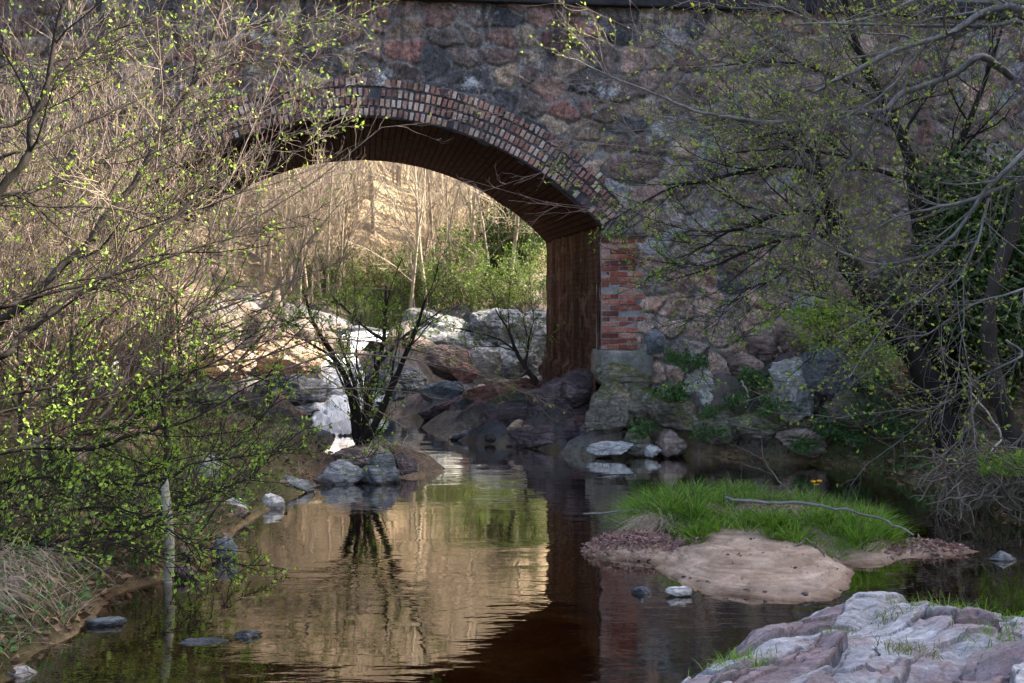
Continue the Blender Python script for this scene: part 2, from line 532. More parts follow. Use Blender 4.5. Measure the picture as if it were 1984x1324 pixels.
# ------------------------------------------------------------------ terrain
YL = [-30, 6, 7.2, 7.8, 8.4, 9.2, 10.5, 11.6, 12.3, 13.5, 14.6, 15.4, 17, 19, 20, 60]
XL = [-2.6, -2.45, -2.6, -2.35, -2.1, -2.3, -2.1, -2.1, -2.0, -2.05, -2.3, -2.6, -3.05, -3.5, -3.6, -3.6]
YR = [-30, 5, 9.4, 11.2, 13, 13.6, 14.0, 14.15, 14.6, 15.4, 17.7, 19.3, 20, 60]
XR = [4.8, 4.7, 4.3, 4.25, 4.0, 3.2, 2.3, .75, .3, -.7, -1.3, -1.9, -2.2, -2.2]


def h_ground(x, y):
    x = np.asarray(x, float); y = np.asarray(y, float)
    wob = .12 * fbm2(x * 1.3, y * 1.3, 3, 3)
    dl = np.interp(y, YL, XL) - x + wob      # > 0 on the left bank
    dr = x - np.interp(y, YR, XR) + wob      # > 0 on the right bank
    rs = smooth(-2.2, -1.2, x)
    base = 1.25 * (smooth(19.0, 21.6, y) * (1 - rs) + smooth(20.8, 25, y) * rs) + .045 * np.clip(y - 21.6, 0, 7)
    up = smooth(18.5, 21.5, y)
    bed = -.28 - .12 * fbm2(x * .9, y * .9, 9, 3)
    # banks
    def bank(d, s1, s2, brk):
        d = np.clip(d, 0, 60)
        return np.where(d < .35, d * .7, .245 + (d - .35) * s1) + np.clip(d - brk, 0, 40) * (s2 - s1)
    under = smooth(13.6, 14.8, y) * (1 - up)
    hl = bank(dl, .22, .42, 1.6) * (1 - .25 * up)
    steep = 1.15 - .85 * smooth(21.5, 28.5, y)  # unseen slope behind the bridge kept steep to block sun from the boulders
    hr = np.where(dr < .35, dr * .7, .245 + (dr - .35) * (.45 + .15 * under)) + np.clip(dr - 1.6, 0, 17) * (steep - .45) * smooth(1.6, 3., dr)
    capw = smooth(13.9, 14.6, y) * (1 - smooth(24, 27, y)) * (1 - smooth(1.3, 2.8, x))
    hr = hr + (np.minimum(hr, .26 + .08 * np.clip(dr, 0, 9)) - hr) * capw
    hr = np.minimum(hr, .8 + .06 * np.clip(dr, 0, 4) + np.clip(x - 5.0, 0, 40) * 1.2)
    hr = hr * (1 - .1 * up)
    d = np.maximum(dl, dr)
    edge = smooth(-.45, .0, d)
    z = np.where(d > 0, np.where(dl > dr, hl, hr) - .02, bed * (1 - edge) + (-.02) * edge)
    z = np.clip(z, -2, 18.6)  # caps the unseen right hill, its height set to shade the foreground
    z = z + base
    # the far sunlit hillside
    far = np.clip(y - 27, 0, 22) * .5 + np.clip(-x, -8, 20) * .16 * smooth(26, 34, y)
    far = far - np.clip(y - 50, 0, 60) * .12
    z = z * (1 - smooth(25, 30, y) * .0) + far
    # islet that carries the many-stemmed shrub
    r2 = ((x + 1.5) / .85) ** 2 + ((y - 12.75) / .6) ** 2
    z = np.maximum(z, .27 * np.clip(1.15 - r2, -1, 1) - .06 + .05 * fbm2(x * 4, y * 4, 4, 3))
    amp = np.where(d > 0, .05 + .05 * np.clip(d, 0, 2), .03)
    return z + amp * fbm2(x * 2.1, y * 2.1, 21, 5)


def axis(a, b, lo, hi, fine, coarse_n):
    m = np.arange(a, b + 1e-6, fine)
    l = a - (a - lo) * (np.linspace(1, 0, coarse_n, endpoint=False) ** 1.8)
    r = b + (hi - b) * (np.linspace(0, 1, coarse_n + 1)[1:] ** 1.8)
    return np.concatenate([l, m, r])


def build_ground():
    xs = axis(-7, 6, -90, 60, .07, 50); ys = axis(4.5, 24, -30, 130, .08, 60)
    X, Y = np.meshgrid(xs, ys, indexing='ij')
    Z = h_ground(X, Y)
    rg_ = np.random.RandomState(41)
    xr_, yr_ = X.ravel(), Y.ravel()
    f1, f2, cid, ox, oy = voronoi(np.clip(xr_, -9, 9) + .25 * fbm2(xr_ * 1.2, yr_ * 1.2, 43, 3), np.clip(yr_, 3, 28) + .2 * fbm2(xr_ * 1.2, yr_ * 1.2, 45, 3), rg_, .75, .5)
    nc = cid.max() + 1
    rocky = smooth(13.2, 14.6, yr_) * (1 - smooth(24, 28, yr_)) * smooth(-7, -4.5, xr_) * (1 - smooth(3.5, 5, xr_))
    Z = Z + (rocky * smooth(-.3, .12, Z.ravel()) * (.24 * (rg_.rand(nc)[cid] - .45) + (rg_.normal(size=nc) * .22)[cid] * ox + (rg_.normal(size=nc) * .22)[cid] * oy - .1 * (1 - smooth(0, .12, f2 - f1)))).reshape(X.shape)
    rcol = np.array([(.15, .15, .155), (.15, .115, .105), (.1, .085, .088), (.2, .19, .19), (.14, .1, .09), (.09, .09, .1), (.2, .165, .14)])[rg_.randint(0, 7, nc)][cid]
    V = np.stack([X.ravel(), Y.ravel(), Z.ravel()], 1)
    me = quad_mesh("ground", V, grid_quads(len(xs), len(ys)))
    n1 = fbm2(X * .7, Y * .7, 31, 4).ravel()[:, None]; n2 = fbm2(X * 2.3, Y * 2.3, 35, 4).ravel()[:, None]
    soil = np.array([.115, .08, .055]); litter = np.array([.2, .14, .095]); green = np.array([.06, .085, .025])
    dry = np.array([.34, .26, .165]); bedc = np.array([.13, .085, .04]); bed2 = np.array([.3, .22, .12])
    c = soil + (litter - soil) * np.clip(.5 + n2, 0, 1)
    c = c + (green - c) * np.clip(n1 * 1.4, 0, .7)
    c = c * (1 - .5 * smooth(12, 9, Y.ravel()))[:, None]  # near soil darkened: wet bank, plus shade put into the colour
    lb = (smooth(-2.6, -4.2, X.ravel()) * smooth(11, 14, Y.ravel()))[:, None] * .7
    c = c + (np.array([.33, .25, .165]) - c) * lb * np.clip(.7 + n2, 0, 1)
    c = c + (rcol * (1 + .3 * n2) - c) * (rocky * .85)[:, None]
    far = smooth(24, 29, Y.ravel())[:, None]
    c = c + (dry * (1 + .35 * n2) - c) * far
    wet = smooth(.06, -.05, Z.ravel())[:, None] * (1 - far)
    c = c + ((bedc + (bed2 - bedc) * np.clip(.45 + n2 * .9, 0, 1)) - c) * wet
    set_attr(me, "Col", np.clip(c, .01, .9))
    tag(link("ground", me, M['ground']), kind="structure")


build_ground()


class Lookup:
    """heights of a surface on a regular grid, read back by bilinear interpolation"""
    def __init__(s, fn, x0, x1, y0, y1, st):
        xs = np.arange(x0, x1, st); ys = np.arange(y0, y1, st)
        X, Y = np.meshgrid(xs, ys, indexing='ij'); s.z = fn(X, Y); s.a = (x0, y0, st)
    def __call__(s, x, y):
        u = min(max((x - s.a[0]) / s.a[2], 0), s.z.shape[0] - 1.01); v = min(max((y - s.a[1]) / s.a[2], 0), s.z.shape[1] - 1.01)
        i, j = int(u), int(v); u -= i; v -= j; z = s.z
        return float((z[i, j] * (1 - u) + z[i + 1, j] * u) * (1 - v) + (z[i, j + 1] * (1 - u) + z[i + 1, j + 1] * u) * v)


near_z = Lookup(h_ground, -8, 8, 5, 25, .05); far_z = Lookup(h_ground, -40, 30, -5, 70, .3)
def ground_at(x, y): return near_z(x, y) if -7.9 < x < 7.9 and 5.1 < y < 24.8 else far_z(x, y)


# pool water (level 0), upper stream and the little waterfall
xs = np.linspace(-6, 14, 60); ys = np.linspace(-12, 20.4, 90)
X, Y = np.meshgrid(xs, ys, indexing='ij')
tag(link("water", quad_mesh("water", np.stack([X.ravel(), Y.ravel(), 0 * X.ravel()], 1), grid_quads(60, 90)), M['water']), kind="structure")


def fall_mesh(name, path, halfw, n=60, m=18, seed=1, amp=.06):
    """a ribbon of falling water with a rounded, ropy cross-section"""
    pts = catmull(path, max(2, n // (len(path) - 1)))
    k = len(pts)
    hw = np.interp(np.linspace(0, 1, k), np.linspace(0, 1, len(halfw)), halfw)
    u = np.linspace(-1, 1, m)
    V = np.zeros((k, m, 3)); UV = np.zeros((k, m, 2))
    t = np.gradient(pts, axis=0)
    side = np.stack([t[:, 1], -t[:, 0], 0 * t[:, 0]], 1)
    side = np.where(np.linalg.norm(side, axis=1, keepdims=True) < 1e-3, np.array([[1., 0, 0]]), side)
    side /= np.linalg.norm(side, axis=1, keepdims=True)
    for j in range(m):
        rag = fbm2(np.arange(k) * .35, np.full(k, j * .0), seed, 3) * .18
        V[:, j] = pts + side * (hw * u[j] * (1 + rag))[:, None]
        V[:, j, 2] += .05 * (1 - u[j] ** 2) + amp * fbm2(np.arange(k) * .3, np.full(k, j * 1.1), seed + 5, 3) - .03 * (abs(u[j]) > .99)
        UV[:, j, 0] = u[j] * hw; UV[:, j, 1] = np.arange(k) / k * 2
    Q = grid_quads(k, m)
    me = quad_mesh(name, V.reshape(-1, 3), Q)
    uvl = me.uv_layers.new(name="UVMap")
    uvl.data.foreach_set("uv", UV.reshape(-1, 2)[Q.ravel()].astype(np.float32).ravel())
    return me


wf = empty("waterfall", P(690, 790, 19.3))
tag(wf, "white waterfall tumbling over rocks into the pool beyond the brick arch", "waterfall")


def under(child, root):
    bpy.context.view_layer.update()
    child.parent = root
    child.matrix_parent_inverse = root.matrix_world.inverted()


o1 = link("upper_cascade", fall_mesh("upper_cascade", [P(750, 650, 22.6), P(690, 655, 22.1), P(645, 676, 21.5), P(648, 696, 20.9), P(664, 726, 20.4), P(686, 758, 19.8), P(684, 774, 19.6)], [.6, .55, .42, .4, .42, .5, .55], seed=3), M['foam'])
o2 = link("lower_cascade", fall_mesh("lower_cascade", [P(690, 772, 19.7), P(650, 782, 19.2), P(646, 798, 18.6), P(652, 822, 17.6), P(662, 850, 16.0)], [.7, .75, .5, .36, .26], seed=9, amp=.05), M['foam'])
under(o1, wf); under(o2, wf)
up_s = fall_mesh("stream", [P(760, 652, 22.8), P(640, 640, 24.5), P(560, 632, 26), P(470, 625, 27.5)], [.5, .8, .9, .8], seed=13)
tag(link("stream", up_s, M['water']), kind="structure")

# ------------------------------------------------------------------ the bridge
FD = np.array([.9921, .1253, 0.]); PD = np.array([-.1253, .9921, 0.])   # along the face, through the arch
BC = np.array([-1.823, 14.13, 0.])                                       # centre of the front face at water level
HS, ZS, ZC, DEP = 2.97, 2.81, 4.13, 4.4
RISE = ZC - ZS
RAD = (HS * HS + RISE * RISE) / (2 * RISE)
ZO = ZC - RAD
RING = .5
ZT = 5.57
bridge = empty("brick_arch_bridge", BC)
tag(bridge, "old rubble stone bridge with one brick arch spanning the stream", "bridge")
bridge.rotation_euler = (0, 0, math.atan2(FD[1], FD[0]))
# everything below is in the bridge's own axes: x along the face, y into the arch, z up


def bpart(name, me, mat, label=None):
    o = link(name, me, mat, bridge)
    if label: o["label"] = label
    return o


def rubble(name, x0, x1, z0, z1, step, sx, sy, keep, palette, seed, yoff=0., flip=False, stain=None, relief=.05, pal2=None):
    rng = np.random.RandomState(seed)
    xs = np.arange(x0, x1 + step * .5, step); zs = np.arange(z0, z1 + step * .5, step)
    X, Z = np.meshgrid(xs, zs, indexing='ij')
    wx = X + .06 * fbm2(X * 3, Z * 3, seed + 1, 5); wz = Z + .06 * fbm2(X * 3, Z * 3, seed + 2, 5)
    f1, f2, cid, ox, oy = voronoi(wx.ravel(), wz.ravel(), rng, sx, sy)
    e = f2 - f1
    mort = 1 - smooth(.06, .13, e + .06 * fbm2(X * 8, Z * 8, seed + 4, 4).ravel())
    nc = cid.max() + 1
    pal = np.array(palette)
    ccol = pal[rng.randint(0, len(pal), nc)] * (.7 + .6 * rng.rand(nc, 1))
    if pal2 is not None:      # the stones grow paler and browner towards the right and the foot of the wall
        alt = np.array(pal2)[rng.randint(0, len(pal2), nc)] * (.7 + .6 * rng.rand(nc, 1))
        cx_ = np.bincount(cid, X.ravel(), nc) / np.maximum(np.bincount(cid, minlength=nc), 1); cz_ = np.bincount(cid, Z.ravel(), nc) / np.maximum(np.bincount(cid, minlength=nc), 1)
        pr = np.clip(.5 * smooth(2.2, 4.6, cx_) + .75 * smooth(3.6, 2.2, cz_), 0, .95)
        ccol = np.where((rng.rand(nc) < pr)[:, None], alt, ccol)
    hgt = rng.rand(nc) * .6 + .4; tx = rng.normal(size=nc) * .07; ty = rng.normal(size=nc) * .07
    b = smooth(.05, .18, e)
    d = relief * .55 * b * hgt[cid] + b * (tx[cid] * ox + ty[cid] * oy) * .8 + .02 * fbm2(X * 9, Z * 9, seed + 7, 4).ravel()
    Yv = yoff - d
    V = np.stack([X.ravel(), Yv, Z.ravel()], 1)
    Q = grid_quads(len(xs), len(zs))
    cxy = V[Q].mean(1)
    Q = Q[keep(cxy[:, 0], cxy[:, 2])]
    used, Q = compact(V, Q)
    me = quad_mesh(name, V[used], Q[:, ::-1] if not flip else Q)
    set_attr(me, "Col", ccol[cid][used])
    st = np.ones(len(V)) if stain is None else stain(V[:, 0], V[:, 2])
    set_attr(me, "Mask", np.stack([mort, st, 0 * mort], 1)[used])
    return me


def outside_arch(x, z, extra=.12):
    ring = (x * x + (z - ZO) ** 2 > (RAD + RING - extra) ** 2)
    return np.where(z > ZS - .1, ring, True) & ((np.abs(x) > HS + .46) | (z > ZS - .1))


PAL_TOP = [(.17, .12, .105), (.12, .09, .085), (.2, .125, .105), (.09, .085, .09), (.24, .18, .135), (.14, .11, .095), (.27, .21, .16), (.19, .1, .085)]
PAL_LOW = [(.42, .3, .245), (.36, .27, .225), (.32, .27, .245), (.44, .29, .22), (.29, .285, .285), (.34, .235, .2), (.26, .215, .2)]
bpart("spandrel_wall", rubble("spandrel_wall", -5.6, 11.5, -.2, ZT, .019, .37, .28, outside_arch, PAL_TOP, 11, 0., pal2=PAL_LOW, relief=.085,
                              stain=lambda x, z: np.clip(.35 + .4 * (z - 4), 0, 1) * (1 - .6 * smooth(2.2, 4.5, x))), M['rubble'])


def box(bm, x0, x1, y0, y1, z0, z1):
    vs = [bm.verts.new((x, y, z)) for x in (x0, x1) for y in (y0, y1) for z in (z0, z1)]
    for f in ((0, 1, 3, 2), (4, 6, 7, 5), (0, 4, 5, 1), (2, 3, 7, 6), (0, 2, 6, 4), (1, 5, 7, 3)):
        bm.faces.new([vs[i] for i in f])
    return vs


def bm_mesh(name, bm, bevel=0., seg=2, smooth_=False):
    if bevel: bmesh.ops.bevel(bm, geom=bm.edges[:], offset=bevel, segments=seg, affect='EDGES', profile=.6)
    bmesh.ops.recalc_face_normals(bm, faces=bm.faces[:])
    me = bpy.data.meshes.new(name); bm.to_mesh(me); bm.free()
    if smooth_:
        me.polygons.foreach_set("use_smooth", np.ones(len(me.polygons), bool))
    return me


# back wall, roadway, parapet
def sheet_with_arch(name, y):
    bm = bmesh.new()
    A = np.linspace(-math.asin(HS / RAD), math.asin(HS / RAD), 41)
    for a, b in zip(A[:-1], A[1:]):
        p = [(RAD * math.sin(a), y, ZO + RAD * math.cos(a)), (RAD * math.sin(b), y, ZO + RAD * math.cos(b)), (RAD * math.sin(b), y, ZT), (RAD * math.sin(a), y, ZT)]
        bm.faces.new([bm.verts.new(q) for q in p])
    for x0, x1 in ((-HS, -9), (HS, 11.5)):
        bm.faces.new([bm.verts.new(q) for q in ((x0, y, -.2), (x1, y, -.2), (x1, y, ZT), (x0, y, ZT))])
    return bm_mesh(name, bm)


bpart("rear_wall", sheet_with_arch("rear_wall", DEP), make_plain("rear_masonry", (.12, .1, .09), (.28, .24, .2)))
bm = bmesh.new()
box(bm, -9, 11.5, -.13, .32, ZT, ZT + .2)
bpart("coping", bm_mesh("coping", bm, .02), M['coping'])
bm = bmesh.new()
box(bm, -9, 11.5, .33, DEP + .1, ZT - .02, ZT + .12)
bpart("roadway", bm_mesh("roadway", bm), make_plain("road_asphalt", (.04, .04, .04), (.07, .07, .07)))
bm = bmesh.new()
box(bm, -9, 11.5, .0, .28, ZT + .203, ZT + .75)
bpart("unseen_parapet", bm_mesh("unseen_parapet", bm, .02), make_plain("parapet_stone", (.1, .09, .09), (.22, .2, .19)))  # above the view, added for the shade it casts

# barrel of the arch with its brick soffit
na, nd = 90, 12
a_end = math.asin(HS / RAD)
A = np.linspace(-a_end, a_end, na); Dd = np.linspace(.0, DEP, nd)
AA, DD = np.meshgrid(A, Dd, indexing='ij')
rr = RAD + .012 * fbm2(AA * 12, DD * 1.2, 61, 3)
V = np.stack([(rr * np.sin(AA)).ravel(), DD.ravel(), (ZO + rr * np.cos(AA)).ravel()], 1)
Q = grid_quads(na, nd)
me = quad_mesh("arch_barrel", V, Q)
uvl = me.uv_layers.new(name="UVMap")
UV = np.stack([DD.ravel(), (AA * RAD).ravel()], 1)
uvl.data.foreach_set("uv", UV[Q.ravel()].astype(np.float32).ravel())
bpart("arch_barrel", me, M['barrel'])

# piers: inner faces under the springing, with vertical run-off grooves
for sgn in (1, -1):
    yy = np.linspace(0, DEP, 150); zz = np.linspace(-.3, ZS + .02, 50)
    YY, ZZ = np.meshgrid(yy, zz, indexing='ij')
    XX = sgn * (HS + .005 + .035 * fbm2(YY * 7, ZZ * .35, 71, 4) + .012 * fbm2(YY * 14, ZZ * 5, 73, 3) + np.where(ZZ < .95, -.07, 0))
    V = np.stack([XX.ravel(), YY.ravel(), ZZ.ravel()], 1); Q = grid_quads(150, 50)
    me = quad_mesh("pier_face", V, Q)
    uvl = me.uv_layers.new(name="UVMap")
    uvl.data.foreach_set("uv", np.stack([YY.ravel(), ZZ.ravel()], 1)[Q.ravel()].astype(np.float32).ravel())
    bpart("pier_face", me, M['pier'])


def brick(bm, rng, c, ax, ay, az, sx, sy, sz):
    """one slightly worn brick: centre, axes, half sizes"""
    vs = []
    for i in (-1, 1):
        for j in (-1, 1):
            for k in (-1, 1):
                j_ = rng.normal(size=3) * .0022
                p = c + ax * i * sx + ay * j * sy + az * k * sz + j_
                vs.append(bm.verts.new(p))
    for f in ((0, 1, 3, 2), (4, 6, 7, 5), (0, 4, 5, 1), (2, 3, 7, 6), (0, 2, 6, 4), (1, 5, 7, 3)):
        bm.faces.new([vs[i] for i in f])


# arch ring: four rows of header bricks on edge
rng = np.random.RandomState(4)
bm = bmesh.new()
ex, ey, ez = np.eye(3)
for row in range(4):
    r0 = RAD + .012 + row * .122
    rc = r0 + .053
    n = int(2 * a_end * rc / .069)
    for k in range(n):
        a = -a_end + (k + .5 + .3 * (row % 2)) / n * 2 * a_end
        if a > a_end + .02 or rng.rand() < .03: continue
        rad_ = np.array([math.sin(a), 0, math.cos(a)]); tan_ = np.array([math.cos(a), 0, -math.sin(a)])
        a2 = a + rng.normal() * .0006
        brick(bm, rng, rad_ * (rc + rng.normal() * .004) + np.array([0, .03 + rng.normal() * .006, ZO]), tan_, ey, rad_, .0215 + rng.rand() * .004, .07, .043 + rng.rand() * .006)
bpart("arch_ring", bm_mesh("arch_ring", bm, .004, 1), M['brick_ring'])
# bed of mortar behind the ring bricks
nr = 10
AA, RR = np.meshgrid(np.linspace(-a_end - .02, a_end + .02, 240), np.linspace(RAD + .001, RAD + RING + .03, nr), indexing='ij')
Rw = RR + np.where(RR > RAD + RING, .03 * fbm2(AA * 20, RR, 81, 3), 0)
V = np.stack([(Rw * np.sin(AA)).ravel(), (-.018 + .012 * fbm2(AA * 40, RR * 10, 83, 3)).ravel(), (ZO + Rw * np.cos(AA)).ravel()], 1)
Q = grid_quads(240, nr)
V2 = V.copy(); V2[:, 1] = .2
edge_ = [(i * nr + nr - 1) for i in range(240)]; inn = [(i * nr) for i in range(240)]
nV = len(V)
EQ = [(edge_[i], edge_[i + 1], edge_[i + 1] + nV, edge_[i] + nV) for i in range(239)] + [(inn[i], inn[i] + nV, inn[i + 1] + nV, inn[i + 1]) for i in range(239)]
bpart("ring_mortar", quad_mesh("ring_mortar", np.vstack([V, V2]), np.vstack([Q, np.array(EQ)])), M['mortar'])

# brick corner of each pier
for sgn in (1, -1):
    rng = np.random.RandomState(8 + sgn)
    bm = bmesh.new()
    z = 1.265; row = 0
    while z < ZS - .12:
        wend = .5 + (.06 if row % 2 else -.03) + rng.normal() * .02
        x = 0.004 - (.0 if row % 2 else .0)
        first = .11 if row % 2 else .225
        L = first
        while x < wend - .03:
            L_ = min(L, wend - x)
            if not (rng.rand() < .04):
                brick(bm, rng, np.array([sgn * (HS - .012 + x + L_ / 2), .05 + rng.normal() * .006, z + .0345]), ex, ey, ez, L_ / 2 - .005, .085, .0285)
            x += L; L = .225 if rng.rand() < .75 else .11
        z += .0705; row += 1
    bpart("brick_quoin", bm_mesh("brick_quoin", bm, .004, 1), M['brick'])
    bm = bmesh.new()
    x0, x1 = sorted((sgn * (HS - .006), sgn * (HS + .54)))
    box(bm, x0, x1, -.024, .3, 1.25, ZS - .08)
    bpart("quoin_mortar", bm_mesh("quoin_mortar", bm), make_plain("pale_mortar", (.15, .14, .14), (.36, .34, .33)))
    # stone string course and springer on top of the bricks
    bm = bmesh.new()
    x0, x1 = sorted((sgn * (HS - .03), sgn * (HS + .58)))
    box(bm, x0, x1, -.062, .2, ZS - .125, ZS - .085)
    bpart("string_course", bm_mesh("string_course", bm, .006), make_plain("dark_course", (.06, .05, .045), (.14, .12, .11)))
    bm = bmesh.new()
    vs = [(HS - .012, ZS - .084), (HS + .56, ZS - .084), (HS + .54, ZS + .16), (HS + .39, ZS + .38)]
    f = [bm.verts.new((sgn * a, -.05, b)) for a, b in vs]; r_ = [bm.verts.new((sgn * a, .25, b)) for a, b in vs]
    bm.faces.new(f); bm.faces.new(r_[::-1])
    for i in range(4): bm.faces.new([f[i], f[(i + 1) % 4], r_[(i + 1) % 4], r_[i]])
    bpart("springer_stone", bm_mesh("springer_stone", bm, .015), M['springer'] if sgn < 0 else make_plain("grey_springer", (.09, .08, .075), (.26, .23, .21), .9, 9))
    # weathered block the corner stands on
    bm = bmesh.new()
    x0, x1 = sorted((sgn * (HS - .03), sgn * (HS + .62)))
    box(bm, x0, x1, -.16, .5, .88, 1.255)
    bmesh.ops.subdivide_edges(bm, edges=bm.edges[:], cuts=4, use_grid_fill=True)
    for v in bm.verts: v.co += Vector(rng.normal(size=3) * .006)
    bpart("base_block", bm_mesh("base_block", bm, 0, 1, True), M['block'])


def bw(x, y, z):
    """bridge axes -> world"""
    return BC + FD * x + PD * y + np.array([0, 0, z])


# ------------------------------------------------------------------ rocks
bm = bmesh.new(); bmesh.ops.create_icosphere(bm, subdivisions=6, radius=1)
ICO = np.array([v.co[:] for v in bm.verts]); ICOF = np.array([[v.index for v in f.verts] for f in bm.faces]); bm.free()
bm = bmesh.new(); bmesh.ops.create_icosphere(bm, subdivisions=5, radius=1)
ICO4 = np.array([v.co[:] for v in bm.verts]); ICOF4 = np.array([[v.index for v in f.verts] for f in bm.faces]); bm.free()


bm = bmesh.new(); bmesh.ops.create_icosphere(bm, subdivisions=2, radius=1)
ICO0 = np.array([v.co[:] for v in bm.verts]); ICO0F = np.array([[v.index for v in f.verts] for f in bm.faces]); bm.free()


def rock_mesh(seed, size, hi=True, angular=.75, rot=None):
    rng = np.random.RandomState(seed)
    v = ICO if hi else ICO4
    n = rng.normal(size=(18, 3)); n /= np.linalg.norm(n, axis=1, keepdims=True)
    d = .6 + .36 * rng.rand(18)
    dots = v @ n.T
    rr_ = np.min(np.where(dots > .05, d / np.maximum(dots, .05), 9), axis=1)
    rr_ = np.minimum(rr_, 1.15)
    rr_ = angular * rr_ + (1 - angular) * .85
    rr_ = rr_ * (1 + .12 * fbm(v * 1.8, seed, 3) + .06 * fbm(v * 5., seed + 3, 6) - .05 * np.clip(1 - np.abs(fbm(v * np.array([2.2, 2.2, 4.5]), seed + 9, 3)) * 7, 0, 1))
    p = v * rr_[:, None]
    p = p / np.abs(p).max(0)
    p = p * np.asarray(size) * .5
    if rot is not None:
        p = p @ np.array(Matrix.Rotation(rot[1], 3, 'Y') @ Matrix.Rotation(rot[0], 3, 'X')).T
    return quad_mesh("rock", p, ICOF if hi else ICOF4)


